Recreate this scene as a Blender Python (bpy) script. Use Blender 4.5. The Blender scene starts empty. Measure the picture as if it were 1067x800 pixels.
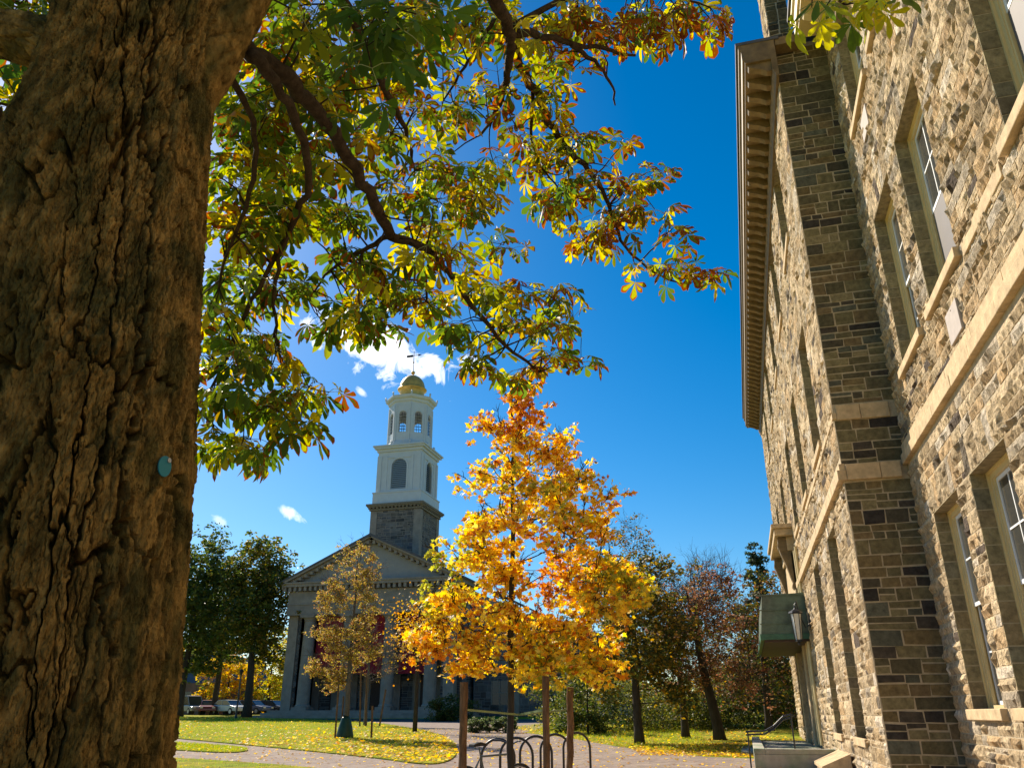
import bpy, math, random
import numpy as np
from mathutils import Vector, Matrix
rng = np.random.default_rng(7); random.seed(7)
C = bpy.context.scene.collection
R = math.radians
# ------------------------------------------------------------------ camera
FPX = 831.0; TH = R(22.5); YAW = R(15.3); EYE = 1.6
sc = bpy.context.scene
cd = bpy.data.cameras.new('camera'); cam = bpy.data.objects.new('camera', cd); C.objects.link(cam)
cd.sensor_width = 36; cd.lens = 36*FPX/1067; cd.clip_end = 5000; cd.clip_start = .05
cam.location = (0, 0, EYE); cam.rotation_euler = (math.pi/2+TH, 0, YAW); sc.camera = cam

def ray(x, y):
    px = x-533.5; py = 400-y
    h = FPX*math.cos(TH)-py*math.sin(TH); z = FPX*math.sin(TH)+py*math.cos(TH)
    return np.array((px*math.cos(YAW)-h*math.sin(YAW), px*math.sin(YAW)+h*math.cos(YAW), z))
def at(x, y, d):                       # point seen at x, y of the photograph, d metres off along the ray
    r = ray(x, y); return np.array((0, 0, EYE))+r/np.linalg.norm(r)*d
def gz(Y): return .02*min(max(Y, -40), 80)
def ong(x, y):                         # on the gently rising ground
    r = ray(x, y); t = EYE/(.02*r[1]-r[2]); return (r[0]*t, r[1]*t)

# ------------------------------------------------------------------ light
SAZ = R(51.0); SEL = R(37)
sd = Vector((-math.sin(SAZ)*math.cos(SEL), math.cos(SAZ)*math.cos(SEL), math.sin(SEL)))
sl = bpy.data.lights.new('sun', 'SUN'); sl.energy = 5.0; sl.angle = R(.5); sl.color = (1, .89, .74)
so = bpy.data.objects.new('sun', sl); C.objects.link(so); so.rotation_euler = sd.to_track_quat('Z', 'Y').to_euler()
w = bpy.data.worlds.new('World'); sc.world = w; w.use_nodes = True
nt = w.node_tree; N = nt.nodes; L = nt.links; bg = N['Background']
sky = N.new('ShaderNodeTexSky'); sky.sky_type = 'NISHITA'; sky.sun_disc = False
sky.sun_elevation = SEL; sky.sun_rotation = -SAZ; sky.altitude = 300; sky.air_density = 1.0; sky.dust_density = .4; sky.ozone_density = 3.0
hs = N.new('ShaderNodeHueSaturation'); hs.inputs['Saturation'].default_value = 1.5; hs.inputs['Value'].default_value = 1.0; hs.inputs['Hue'].default_value = .497
L.new(sky.outputs[0], hs.inputs['Color'])
tc = N.new('ShaderNodeTexCoord')
def nmath(op, a, b=None, c=None):
    n = N.new('ShaderNodeMath'); n.operation = op
    for i, v in enumerate((a, b, c)):
        if v is None: continue
        if isinstance(v, (int, float)): n.inputs[i].default_value = v
        else: L.new(v, n.inputs[i])
    return n.outputs[0]
def vdot(v):
    n = N.new('ShaderNodeVectorMath'); n.operation = 'DOT_PRODUCT'; L.new(tc.outputs['Generated'], n.inputs[0]); n.inputs[1].default_value = v
    return n.outputs['Value']
noi = N.new('ShaderNodeTexNoise'); noi.inputs['Scale'].default_value = 34; noi.inputs['Detail'].default_value = 8; noi.inputs['Roughness'].default_value = .62; noi.inputs['Distortion'].default_value = .6
L.new(tc.outputs['Generated'], noi.inputs['Vector'])
msk = None
for x, y, x2, y2, wd, st in ((332, 338, 452, 387, 27, 1.0), (372, 405, 382, 413, 4, .5), (288, 527, 312, 540, 6, .55), (222, 538, 236, 545, 4, .35), (480, 372, 500, 380, 8, .5)):
    p0 = ray(x, y); p1 = ray(x2, y2); p0 /= np.linalg.norm(p0); p1 /= np.linalg.norm(p1)
    c = (p0+p1)/2; c /= np.linalg.norm(c); t = p1-p0; ln = np.linalg.norm(t)/2; t /= np.linalg.norm(t); b = np.cross(c, t)
    u = nmath('DIVIDE', vdot(tuple(t)), ln*1.15); v = nmath('DIVIDE', vdot(tuple(b)), wd/900)
    r2 = nmath('SQRT', nmath('ADD', nmath('MULTIPLY', u, u), nmath('MULTIPLY', v, v)))
    k = nmath('ADD', nmath('SUBTRACT', 1.0, r2), nmath('MULTIPLY', nmath('SUBTRACT', noi.outputs['Fac'], .49), 3.6))
    k = nmath('MULTIPLY', k, 1.5); k = nmath('MINIMUM', nmath('MAXIMUM', k, 0), 1)
    k = nmath('MULTIPLY', k, st)
    front = nmath('GREATER_THAN', vdot(tuple(c)), .5); k = nmath('MULTIPLY', k, front)
    msk = k if msk is None else nmath('MAXIMUM', msk, k)
mx = N.new('ShaderNodeMix'); mx.data_type = 'RGBA'; L.new(msk, mx.inputs[0]); L.new(hs.outputs[0], mx.inputs[6]); mx.inputs[7].default_value = (13, 13, 13.2, 1)
L.new(mx.outputs[2], bg.inputs['Color']); bg.inputs['Strength'].default_value = .08
sc.view_settings.view_transform = 'Standard'; sc.view_settings.look = 'None'; sc.view_settings.gamma = 1; sc.view_settings.exposure = 0.74
sc.cycles.max_bounces = 6; sc.cycles.transparent_max_bounces = 6; sc.cycles.transmission_bounces = 4
sc.cycles.use_denoising = True

# ------------------------------------------------------------------ materials
def newmat(name):
    m = bpy.data.materials.new(name); m.use_nodes = True; nt = m.node_tree; return m, nt, nt.nodes['Principled BSDF']
def mat(name, col, rough=.8, var=.25, scale=8, bump=.0, bscale=40, metal=0, spec=.4, attr=False, stretch=(1, 1, 1), col2=None, det=6):
    m, nt, p = newmat(name); n = nt.nodes; l = nt.links
    t = n.new('ShaderNodeTexCoord'); mp = n.new('ShaderNodeMapping'); mp.inputs['Scale'].default_value = stretch; l.new(t.outputs['Object'], mp.inputs[0])
    no = n.new('ShaderNodeTexNoise'); no.inputs['Scale'].default_value = scale; no.inputs['Detail'].default_value = det; no.inputs['Roughness'].default_value = .65; l.new(mp.outputs[0], no.inputs['Vector'])
    if attr:
        a = n.new('ShaderNodeAttribute'); a.attribute_name = 'col'; base = a.outputs['Color']
    mr = n.new('ShaderNodeMapRange'); mr.inputs[1].default_value = .3; mr.inputs[2].default_value = .7; mr.inputs[3].default_value = 1-var; mr.inputs[4].default_value = 1+var; l.new(no.outputs['Fac'], mr.inputs[0])
    vm = n.new('ShaderNodeVectorMath'); vm.operation = 'SCALE'; l.new(mr.outputs[0], vm.inputs['Scale'])
    if attr: l.new(base, vm.inputs[0])
    elif col2 is not None:
        mi = n.new('ShaderNodeMix'); mi.data_type = 'RGBA'; n2 = n.new('ShaderNodeTexNoise'); n2.inputs['Scale'].default_value = scale*.35; n2.inputs['Detail'].default_value = 5; l.new(mp.outputs[0], n2.inputs['Vector'])
        m2 = n.new('ShaderNodeMapRange'); m2.inputs[1].default_value = .42; m2.inputs[2].default_value = .6; l.new(n2.outputs['Fac'], m2.inputs[0]); l.new(m2.outputs[0], mi.inputs[0])
        mi.inputs[6].default_value = (*col, 1); mi.inputs[7].default_value = (*col2, 1); l.new(mi.outputs[2], vm.inputs[0])
    else: vm.inputs[0].default_value = col
    l.new(vm.outputs[0], p.inputs['Base Color'])
    p.inputs['Roughness'].default_value = rough; p.inputs['Metallic'].default_value = metal; p.inputs['Specular IOR Level'].default_value = spec
    if bump:
        nb = n.new('ShaderNodeTexNoise'); nb.inputs['Scale'].default_value = bscale; nb.inputs['Detail'].default_value = 6; nb.inputs['Roughness'].default_value = .7; l.new(mp.outputs[0], nb.inputs['Vector'])
        bu = n.new('ShaderNodeBump'); bu.inputs['Strength'].default_value = 1; bu.inputs['Distance'].default_value = bump; l.new(nb.outputs['Fac'], bu.inputs['Height']); l.new(bu.outputs[0], p.inputs['Normal'])
    return m
def leafmat(name, trans=.5, brown=None, gloss=.35):
    m, nt, p = newmat(name); n = nt.nodes; l = nt.links
    a = n.new('ShaderNodeAttribute'); a.attribute_name = 'col'; colo = a.outputs['Color']
    if brown is not None:
        t = n.new('ShaderNodeTexCoord'); no = n.new('ShaderNodeTexNoise'); no.inputs['Scale'].default_value = 22; no.inputs['Detail'].default_value = 4; l.new(t.outputs['Object'], no.inputs['Vector'])
        ad = n.new('ShaderNodeMath'); ad.operation = 'ADD'; l.new(a.outputs['Alpha'], ad.inputs[0]); l.new(no.outputs['Fac'], ad.inputs[1])
        mr = n.new('ShaderNodeMapRange'); mr.inputs[1].default_value = 1.18; mr.inputs[2].default_value = 1.34; l.new(ad.outputs[0], mr.inputs[0])
        mi = n.new('ShaderNodeMix'); mi.data_type = 'RGBA'; l.new(mr.outputs[0], mi.inputs[0]); l.new(colo, mi.inputs[6]); mi.inputs[7].default_value = (*brown, 1); colo = mi.outputs[2]
    l.new(colo, p.inputs['Base Color']); p.inputs['Roughness'].default_value = .5; p.inputs['Specular IOR Level'].default_value = gloss
    tr = n.new('ShaderNodeBsdfTranslucent'); hs = n.new('ShaderNodeHueSaturation'); hs.inputs['Saturation'].default_value = 1.1; hs.inputs['Value'].default_value = 1.7; l.new(colo, hs.inputs['Color']); l.new(hs.outputs[0], tr.inputs['Color'])
    ms = n.new('ShaderNodeMixShader'); ms.inputs[0].default_value = trans; l.new(p.outputs[0], ms.inputs[1]); l.new(tr.outputs[0], ms.inputs[2])
    l.new(ms.outputs[0], n['Material Output'].inputs['Surface'])
    return m
M = {}
M['stone'] = mat('rock_faced_stone', None, .92, .5, 16, .05, 26, attr=True, spec=.2)
M['smooth'] = mat('dressed_stone', None, .9, .45, 10, .012, 35, attr=True, spec=.2)
M['mortar'] = mat('mortar', (.48, .39, .26), .95, .2, 12, .004, 80, spec=.1)
M['lime'] = mat('limestone_trim', (.54, .40, .23), .85, .28, 6, .006, 40, spec=.2)
M['cream'] = mat('cream_paint', (.70, .55, .27), .5, .08, 4, .0)
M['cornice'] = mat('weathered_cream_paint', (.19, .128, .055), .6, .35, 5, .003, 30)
M['white'] = mat('white_paint', (.78, .78, .76), .5, .05, 4)
M['steeple'] = mat('steeple_paint', (.55, .59, .62), .55, .06, 2)
M['glass'] = mat('window_glass', (.05, .05, .045), .12, .1, 3, spec=.8)
M['bark'] = mat('chestnut_bark', (.27, .165, .048), .95, .75, 32, .02, 70, spec=.05, stretch=(1, 1, .5), col2=(.095, .075, .024), det=12)
M['twig'] = mat('twig_bark', (.05, .034, .02), .9, .55, 25, .012, 55, spec=.15)
M['greybark'] = mat('grey_bark', (.13, .11, .09), .9, .35, 12, .01, 40, spec=.1, stretch=(1, 1, .3))
M['darkbark'] = mat('dark_bark', (.055, .045, .035), .9, .35, 12, .01, 40, spec=.1, stretch=(1, 1, .3))
M['post'] = mat('cedar_post', (.17, .095, .05), .9, .65, 22, .012, 40, spec=.1, stretch=(1, 1, .2))
M['leaf'] = leafmat('chestnut_leaf', .55, (.19, .052, .012), .3)
M['fol'] = leafmat('foliage', .45)
M['folthin'] = leafmat('thin_foliage', .6)
M['chapel'] = mat('chapel_limestone', (.29, .245, .20), .85, .22, 1.6, .004, 12, spec=.2)
M['rubble'] = mat('chapel_rubble', None, .9, .3, 3, .02, 8, attr=True, spec=.2)
M['slate'] = mat('slate_roof', (.09, .09, .10), .7, .3, 3)
M['dark'] = mat('dark_interior', (.012, .012, .014), .9, .2, 2)
M['darkwood'] = mat('dark_door_wood', (.06, .03, .02), .6, .3, 6)
M['banner'] = mat('maroon_cloth', (.26, .010, .022), .85, .2, 2, .01, 4)
M['gold'] = mat('gilded_metal', (.60, .37, .09), .45, .25, 2, metal=.35)
M['black'] = mat('black_metal', (.015, .015, .017), .4, .2, 20, spec=.5)
M['steel'] = mat('steel', (.4, .42, .44), .35, .1, 20, metal=.8)
M['copper'] = mat('green_copper', (.11, .15, .10), .55, .4, 3, .002, 10, metal=.15, col2=(.12, .14, .10))
M['frost'] = mat('frosted_glass', (.66, .65, .58), .4, .05, 5)
M['concrete'] = mat('mossy_concrete', (.42, .38, .30), .9, .25, 4, .003, 40, col2=(.22, .27, .17))
M['strap'] = mat('green_strap', (.25, .30, .12), .7, .2, 10)
M['bag'] = mat('green_vinyl', (.015, .05, .02), .45, .2, 8)
M['tag'] = mat('teal_plastic', (.006, .15, .20), .35, .05, 8)
M['rubber'] = mat('rubber', (.02, .02, .02), .8, .1, 10)
def carpaint(n, c): return mat(n, c, .25, .04, 3, spec=.6)

# ------------------------------------------------------------------ mesh builder
class MB:
    def __init__(s): s.v = []; s.f = []; s.c = []; s.n = 0
    def add(s, v, f, col=None):
        v = np.asarray(v, float).reshape(-1, 3)
        if isinstance(f, np.ndarray): s.f.append(f+s.n)
        else:
            by = {}
            for q in f: by.setdefault(len(q), []).append(q)
            for q in by.values(): s.f.append(np.array(q)+s.n)
        s.v.append(v)
        c = np.ones((len(v), 4))
        if col is not None:
            col = np.asarray(col, float); c[:, :col.shape[-1]] = col
        s.c.append(c); s.n += len(v); return s
    def box(s, x0, y0, z0, x1, y1, z1, col=None):
        v = [(x, y, z) for z in (z0, z1) for y in (y0, y1) for x in (x0, x1)]
        return s.add(v, [(0, 2, 3, 1), (4, 5, 7, 6), (0, 1, 5, 4), (2, 6, 7, 3), (0, 4, 6, 2), (1, 3, 7, 5)], col)
    def bar(s, a, b, w, h, up=(0, 0, 1), col=None):      # a beam from a to b of section w x h
        a = np.array(a, float); b = np.array(b, float); t = b-a; t /= np.linalg.norm(t)
        u = np.array(up, float); side = np.cross(t, u); side /= np.linalg.norm(side); u = np.cross(side, t)
        v = [p+side*sx*w/2+u*sz*h/2 for p in (a, b) for sz in (-1, 1) for sx in (-1, 1)]
        return s.add(v, [(0, 1, 3, 2), (4, 6, 7, 5), (0, 4, 5, 1), (2, 3, 7, 6), (0, 2, 6, 4), (1, 5, 7, 3)], col)
    def tube(s, pts, rad, n=8, cap=True, col=None):
        P = np.array(pts, float); k = len(P); r = np.broadcast_to(np.array(rad, float), (k,))
        T = np.gradient(P, axis=0); T /= np.linalg.norm(T, axis=1)[:, None]+1e-9
        u = np.cross(T[0], (0, 0, 1) if abs(T[0][2]) < .9 else (1, 0, 0)); u /= np.linalg.norm(u)
        V = []; a = np.linspace(0, 2*math.pi, n, endpoint=False)
        for i in range(k):
            u = u-T[i]*u.dot(T[i]); u /= np.linalg.norm(u); w_ = np.cross(T[i], u)
            V.append(P[i]+r[i]*(np.cos(a)[:, None]*u+np.sin(a)[:, None]*w_))
        i, j = np.meshgrid(np.arange(k-1), np.arange(n), indexing='ij'); j2 = (j+1) % n
        F = np.stack([i*n+j, i*n+j2, (i+1)*n+j2, (i+1)*n+j], -1).reshape(-1, 4)
        m = s.n; s.add(np.concatenate(V), F, col)
        if cap:
            s.f.append(np.array([list(range(n))[::-1]])+m); s.f.append(np.array([list(range(n))])+m+(k-1)*n)
        return s
    def lathe(s, prof, c, n=24, col=None, rot=0):
        P = np.array(prof, float); a = np.linspace(0, 2*math.pi, n, endpoint=False)+rot; k = len(P)
        V = np.stack([c[0]+P[:, 0][:, None]*np.cos(a), c[1]+P[:, 0][:, None]*np.sin(a), np.repeat(P[:, 1][:, None]+c[2], n, 1)], -1).reshape(-1, 3)
        i, j = np.meshgrid(np.arange(k-1), np.arange(n), indexing='ij'); j2 = (j+1) % n
        F = np.stack([i*n+j, i*n+j2, (i+1)*n+j2, (i+1)*n+j], -1).reshape(-1, 4)
        m = s.n; s.add(V, F, col)
        s.f.append(np.array([list(range(n))[::-1]])+m); s.f.append(np.array([list(range(n))])+m+(k-1)*n)
        return s
    def prism(s, poly, z0, z1, col=None):                # polygon in x, y
        n = len(poly); v = [(x, y, z0) for x, y in poly]+[(x, y, z1) for x, y in poly]
        return s.add(v, [tuple(range(n))[::-1], tuple(range(n, 2*n))]+[(i, (i+1) % n, n+(i+1) % n, n+i) for i in range(n)], col)
    def ext(s, poly, o, u, v, d, col=None):              # polygon in the plane o,u,v pushed by vector d
        o, u, v, d = (np.array(q, float) for q in (o, u, v, d)); n = len(poly)
        a = [o+u*p[0]+v*p[1] for p in poly]; b = [q+d for q in a]
        return s.add(a+b, [tuple(range(n))[::-1], tuple(range(n, 2*n))]+[(i, (i+1) % n, n+(i+1) % n, n+i) for i in range(n)], col)
    def build(s, name, m, parent=None, smooth=False, bevel=0):
        V = np.concatenate(s.v); me = bpy.data.meshes.new(name)
        if parent is not None: V = V-np.array(parent_world(parent))
        me.vertices.add(len(V)); me.vertices.foreach_set('co', V.astype(np.float32).ravel())
        loops = np.concatenate([f.ravel() for f in s.f]).astype(np.int32); sizes = np.concatenate([np.full(len(f), f.shape[1]) for f in s.f]).astype(np.int32)
        me.loops.add(len(loops)); me.loops.foreach_set('vertex_index', loops)
        me.polygons.add(len(sizes)); st = np.concatenate([[0], np.cumsum(sizes)[:-1]]).astype(np.int32)
        me.polygons.foreach_set('loop_start', st); me.polygons.foreach_set('loop_total', sizes)
        me.update(calc_edges=True); me.validate()
        ca = me.color_attributes.new('col', 'FLOAT_COLOR', 'POINT'); ca.data.foreach_set('color', np.concatenate(s.c).astype(np.float32).ravel())
        me.polygons.foreach_set('use_smooth', np.full(len(me.polygons), smooth))
        me.materials.append(m); o = bpy.data.objects.new(name, me); C.objects.link(o)
        if parent is not None: o.parent = parent
        if bevel:
            b = o.modifiers.new('b', 'BEVEL'); b.width = bevel; b.segments = 2; b.limit_method = 'ANGLE'
        return o
def parent_world(p):
    v = Vector((0, 0, 0))
    while p is not None: v = v+p.location; p = p.parent
    return v
def tag(o, label=None, cat=None, group=None, kind=None):
    for k, v in (('label', label), ('category', cat), ('group', group), ('kind', kind)):
        if v: o[k] = v
    return o
def thing(name, loc, label, cat, group=None):
    o = bpy.data.objects.new(name, None); C.objects.link(o); o.location = loc; o.empty_display_size = .2
    return tag(o, label, cat, group)

# ------------------------------------------------------------------ masonry
PAL = np.array([(.55, .42, .25), (.48, .36, .21), (.60, .46, .28), (.42, .30, .16), (.34, .25, .14), (.52, .36, .19), (.45, .37, .26), (.12, .09, .065), (.20, .16, .11), (.64, .54, .40)])
PROB = np.array([.18, .17, .14, .11, .07, .12, .09, .03, .04, .05])
PROBR = np.array([.16, .14, .12, .11, .10, .12, .08, .06, .08, .03])
def courses(z0, z1, cuts, lo, hi):
    zs = sorted(set([z0, z1]+[c for c in cuts if z0 < c < z1])); out = [z0]
    for a, b in zip(zs, zs[1:]):
        z = a
        while b-z > hi*1.4:
            z += random.uniform(lo, hi); out.append(z)
        if b-z > hi: out.append((z+b)/2)
        out.append(b)
    return out
def ashlar(u0, u1, z0, z1, holes, lo=.2, hi=.4, wmin=.22, wmax=.75):
    zs = courses(z0, z1, [h[1] for h in holes]+[h[3] for h in holes], lo, hi); res = []
    for a, b in zip(zs, zs[1:]):
        zm = (a+b)/2; free = [(u0, u1)]
        for h in holes:
            if h[1] < zm < h[3]:
                nf = []
                for p, q in free:
                    if h[2] <= p or h[0] >= q: nf.append((p, q)); continue
                    if h[0] > p: nf.append((p, h[0]))
                    if h[2] < q: nf.append((h[2], q))
                free = nf
        for p, q in free:
            u = p
            while u < q-1e-6:
                wd = random.uniform(wmin, wmax)*(1.5 if random.random() < .2 else 1)
                e = q if q-u-wd < wmin*.7 else u+wd
                if b-a > .2 and random.random() < .5:
                    zz = a+(b-a)*random.choice((.35, .5, .5, .65)); 
                    for (c_, d_) in ((a, zz), (zz, b)):
                        if e-u > .4 and random.random() < .55:
                            m_ = u+(e-u)*random.uniform(.3, .7); res += [(u, c_, m_, d_), (m_, c_, e, d_)]
                        else: res.append((u, c_, e, d_))
                else: res.append((u, a, e, b))
                u = e
    return res
def stones(mb, rects, o, u, n, bulge=.035, rough=.02, cell=.07, joint=.011, jit=.008, dark=1.0, pal=PAL):
    PROB_ = PROB if pal is PAL else PROBR
    o, u, n = (np.array(q, float) for q in (o, u, n)); zv = np.array((0, 0, 1.))
    flip = np.dot(np.cross(u, zv), n) < 0
    for (a, c, b, d) in rects:
        a += joint/2; b -= joint/2; c += joint/2; d -= joint/2
        if b-a < .02 or d-c < .02: continue
        nu = int(min(14, max(3, round((b-a)/cell)))) if bulge > 0 else 2; nz = int(min(8, max(3, round((d-c)/cell)))) if bulge > 0 else 2
        U, Z = np.meshgrid(np.linspace(a, b, nu), np.linspace(c, d, nz), indexing='ij')
        E = np.ones_like(U)
        base = rng.uniform(.4, 1.2)
        if bulge > 0:
            inner = np.zeros_like(U); inner[1:-1, 1:-1] = 1
            tilt = rng.uniform(-1, 1)*(U-(a+b)/2)/(b-a)+rng.uniform(-1, 1)*(Z-(c+d)/2)/(d-c)
            q1 = rng.uniform(0, 6.28, 4); lowf = np.sin(U*9+q1[0]+Z*7)+np.sin(Z*15+q1[1]-U*6)*.8+np.sin(U*21+q1[2])*np.sin(Z*27+q1[3])*.9
            D = inner*(bulge*base+bulge*.55*tilt+rough*.45*lowf+rng.normal(0, rough*.42, U.shape))
            D = np.maximum(D, .004)+(1-inner)*rng.uniform(-.004, .008, U.shape)
            U = U+rng.normal(0, jit, U.shape)*inner+(1-inner)*rng.normal(0, jit*.4, U.shape); Z = Z+rng.normal(0, jit, Z.shape)*inner+(1-inner)*rng.normal(0, jit*.4, U.shape)
        else: D = np.full_like(U, rng.uniform(.002, .009))+rng.normal(0, .003, U.shape); D = np.maximum(D, .003); U = U+rng.normal(0, .005, U.shape); Z = Z+rng.normal(0, .006, Z.shape)
        V = o+U[..., None]*u+Z[..., None]*zv+D[..., None]*n
        # skirt back into the mortar
        i, j = np.meshgrid(np.arange(nu-1), np.arange(nz-1), indexing='ij')
        F = np.stack([i*nz+j, (i+1)*nz+j, (i+1)*nz+j+1, i*nz+j+1], -1).reshape(-1, 4)
        if flip: F = F[:, ::-1]
        ring = [(k, 0) for k in range(nu)]+[(nu-1, k) for k in range(1, nz)]+[(k, nz-1) for k in range(nu-2, -1, -1)]+[(0, k) for k in range(nz-2, 0, -1)]
        V = V.reshape(-1, 3); rv = np.array([V[p*nz+q] for p, q in ring]); back = rv-n*(.03 if bulge > 0 else .012)
        Vn = np.concatenate([V, back]); m = len(V); k = len(ring)
        G = np.array([(ring[t][0]*nz+ring[t][1], m+t, m+(t+1) % k, ring[(t+1) % k][0]*nz+ring[(t+1) % k][1]) for t in range(k)])
        if flip: G = G[:, ::-1]
        col = pal[rng.choice(len(pal), p=PROB_/PROB_.sum())]*rng.uniform(.85, 1.25)*dark
        if bulge > 0:   # veins and iron stains in the split face
            cc = np.repeat(col[None], len(Vn), 0)*rng.uniform(.78, 1.15, (len(Vn), 1))
        else: cc = col
        mb.add(Vn, np.concatenate([F, G]), cc)
def backing(mb, u0, u1, z0, z1, holes, o, u, n, depth):   # mortar bed with real openings
    us = sorted(set([u0, u1]+[q for h in holes for q in (h[0], h[2]) if u0 < q < u1])); zs = sorted(set([z0, z1]+[q for h in holes for q in (h[1], h[3]) if z0 < q < z1]))
    o, u, n = (np.array(q, float) for q in (o, u, n))
    for a, b in zip(us, us[1:]):
        run = None
        for c, d in list(zip(zs, zs[1:]))+[(None, None)]:
            hit = c is None or any(h[0] < (a+b)/2 < h[2] and h[1] < (c+d)/2 < h[3] for h in holes)
            if hit:
                if run: mb.ext([(a, run[0]), (b, run[0]), (b, run[1]), (a, run[1])], o, u, (0, 0, 1), -n*depth)
                run = None
            else: run = (run[0], d) if run else (c, d)

# ------------------------------------------------------------------ the stone hall at the right
XM, XP, YC = 3.05, 2.0, 14.4                # wing wall, pavilion wall, where the pavilion starts
hall = thing('stone_hall', (6, 15, .3), 'tall tan rock-faced stone hall rising along the right side', 'building')
mainwin = []
for y0, y1 in ((11.8, 13.3), (9.55, 11.1), (5.9, 7.4), (3.6, 5.1)):
    for z0, z1 in ((1.67, 4.45), (6.85, 9.72), (11.75, 14.3)): mainwin.append((y0, z0, y1, z1))
pavwin = []
for y0, y1, g in ((16.6, 18.1, 1), (20.6, 22.1, 1), (24.4, 25.9, 0), (28.3, 31.1, 2), (33.4, 34.8, 1)):
    for k, (z0, z1) in enumerate(((1.2, 5.05), (6.75, 9.5), (11.7, 14.1))):
        if g == 0 and k == 0: continue
        if g == 2: pavwin.append(((y0, 1.1, y1, 5.0), (y0+.6, 6.75, y1-.6, 9.5), (y0+.6, 11.7, y1-.6, 14.1))[k]); continue
        pavwin.append((y0, z0, y1, z1))
ZT = 14.9
WN = (-1, 0, 0); WU = (0, 1, 0)
def lintels(wins, h=.5): return [(a-.12, d, b+.12, d+h) for a, c, b, d in wins]
def voussoirs(wins, h=.5):
    out = []
    for a, c, b, d in wins:
        n = 8; e = np.linspace(a-.12, b+.12, n+1)
        out += [(e[i], d, e[i+1], d+h*(1.0 if i % 2 else .96)) for i in range(n)]
    return out
def belt(mb, X, y0, y1, z0, z1, out): mb.box(X-out, y0, z0, X+.05, y1, z1)
# wing
gx = gz(14.4)
st = MB(); hl = mainwin+lintels(mainwin)
stones(st, ashlar(3.0, YC, -.2, ZT, hl+[(3.0, 5.45, YC, 5.85)], .13, .27, .22, .72), (XM, 0, 0), WU, WN, .036, .024, .05, joint=.018, jit=.006)
stones(st, voussoirs(mainwin), (XM, 0, 0), WU, WN, .035, .02, .05, joint=.018)
wall = st.build('wall', M['stone'], hall); wall['label'] = 'sunlit rock-faced wall of the near wing'
mo = MB(); backing(mo, -2, YC, -.3, 15.3, mainwin, (XM, 0, 0), WU, WN, .5); 
backing(mo, YC, 38.4, -.1, 15.1, pavwin, (XP, 0, 0), WU, WN, .5)
mo.box(XP+.5, YC, -.1, 3.5, YC+.5, 15.1); mo.box(2.1, 37.9, 0, 16, 38.4, 15.1)
mo.box(XM+.5, -2, -.3, 16, -1.5, 15.3); mo.box(15.5, -2, -.3, 16, 38, 15.2)
mo.build('mortar_bed', M['mortar'], wall)
# pavilion side wall
st = MB(); hl = pavwin+lintels(pavwin, .45)
stones(st, ashlar(YC+.02, 38.4, .1, 14.6, hl+[(YC, 5.45, 38.4, 5.75)], .15, .3, .25, .75), (XP, 0, 0), WU, WN, .034, .022, .09, joint=.018)
stones(st, voussoirs(pavwin, .45), (XP, 0, 0), WU, WN, .03, .02, .12)
pw = st.build('wall', M['stone'], hall); pw['label'] = 'sunlit rock-faced wall of the projecting block'
# pavilion return face, dressed random ashlar in shade
PALR = np.array([(.17, .14, .065), (.12, .10, .05), (.22, .18, .085), (.18, .13, .055), (.09, .075, .045), (.20, .14, .065), (.11, .11, .075), (.045, .037, .03), (.07, .055, .038), (.25, .20, .10)])  # same stone as the sunlit walls, shade put into these darker tones
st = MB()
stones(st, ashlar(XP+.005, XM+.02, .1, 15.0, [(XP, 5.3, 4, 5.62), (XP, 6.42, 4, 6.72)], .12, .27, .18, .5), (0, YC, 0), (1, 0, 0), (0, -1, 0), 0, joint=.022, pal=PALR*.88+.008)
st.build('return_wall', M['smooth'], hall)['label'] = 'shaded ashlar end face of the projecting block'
mo2 = MB(); mo2.box(XP+.003, YC+.001, -.1, XM+.4, YC+.3, 15.1); mo2.build('mortar_bed', mat('shaded_mortar', (.33, .25, .13), .95, .3, 9, .006, 60), wall)  # same mortar as the walls, coloured darker to paint in the shade
# belts
bm = MB()
def runs(X, y0, y1, z0, z1, out, step):
    y = y0
    while y < y1-.01:
        e = min(y1, y+step*random.uniform(.85, 1.15)); e = y1 if y1-e < .3 else e
        q = rng.normal(0, .0025); bm.box(X-out+q, y+.003, z0+rng.normal(0, .001), X+.05, e-.003, z1+rng.normal(0, .001)); y = e
runs(XM, -1, YC-.003, 5.53, 5.70, .085, 1.1); runs(XM, -1, YC-.003, 5.725, 5.88, .05, 1.3)
runs(XP, YC-.09, 38.5, 5.32, 5.50, .10, 1.2); runs(XP, YC-.05, 38.5, 5.505, 5.62, .05, 1.4)
bm.box(XP+.053, YC-.09, 5.32, XM-.45, YC+.02, 5.60); bm.box(XM-.444, YC-.088, 5.32, XM-.125, YC+.02, 5.60)
runs(XP, YC-.045, 26.4, 6.44, 6.56, .03, 1.2); bm.box(XP+.053, YC-.045, 6.42, XM-.6, YC+.02, 6.70); bm.box(XM-.594, YC-.043, 6.42, XM-.125, YC+.02, 6.70)
bm.box(XM-.035, 7.7, 6.62, XM+.05, 9.3, 6.80)
bm.build('belt_course', M['lime'], hall, bevel=.01)
# small carved blocks below the upper windows
for y, z in ((10.2, 5.98), (6.6, 5.98), (9.6, 10.95), (12.4, 10.95)):
    b = MB(); b.box(XM-.045, y-.28, z, XM+.05, y+.28, z+.42); b.build('plain_stone_panel', mat('pale_panel', (.42, .36, .31), .8, .1), hall, bevel=.008)
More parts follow.
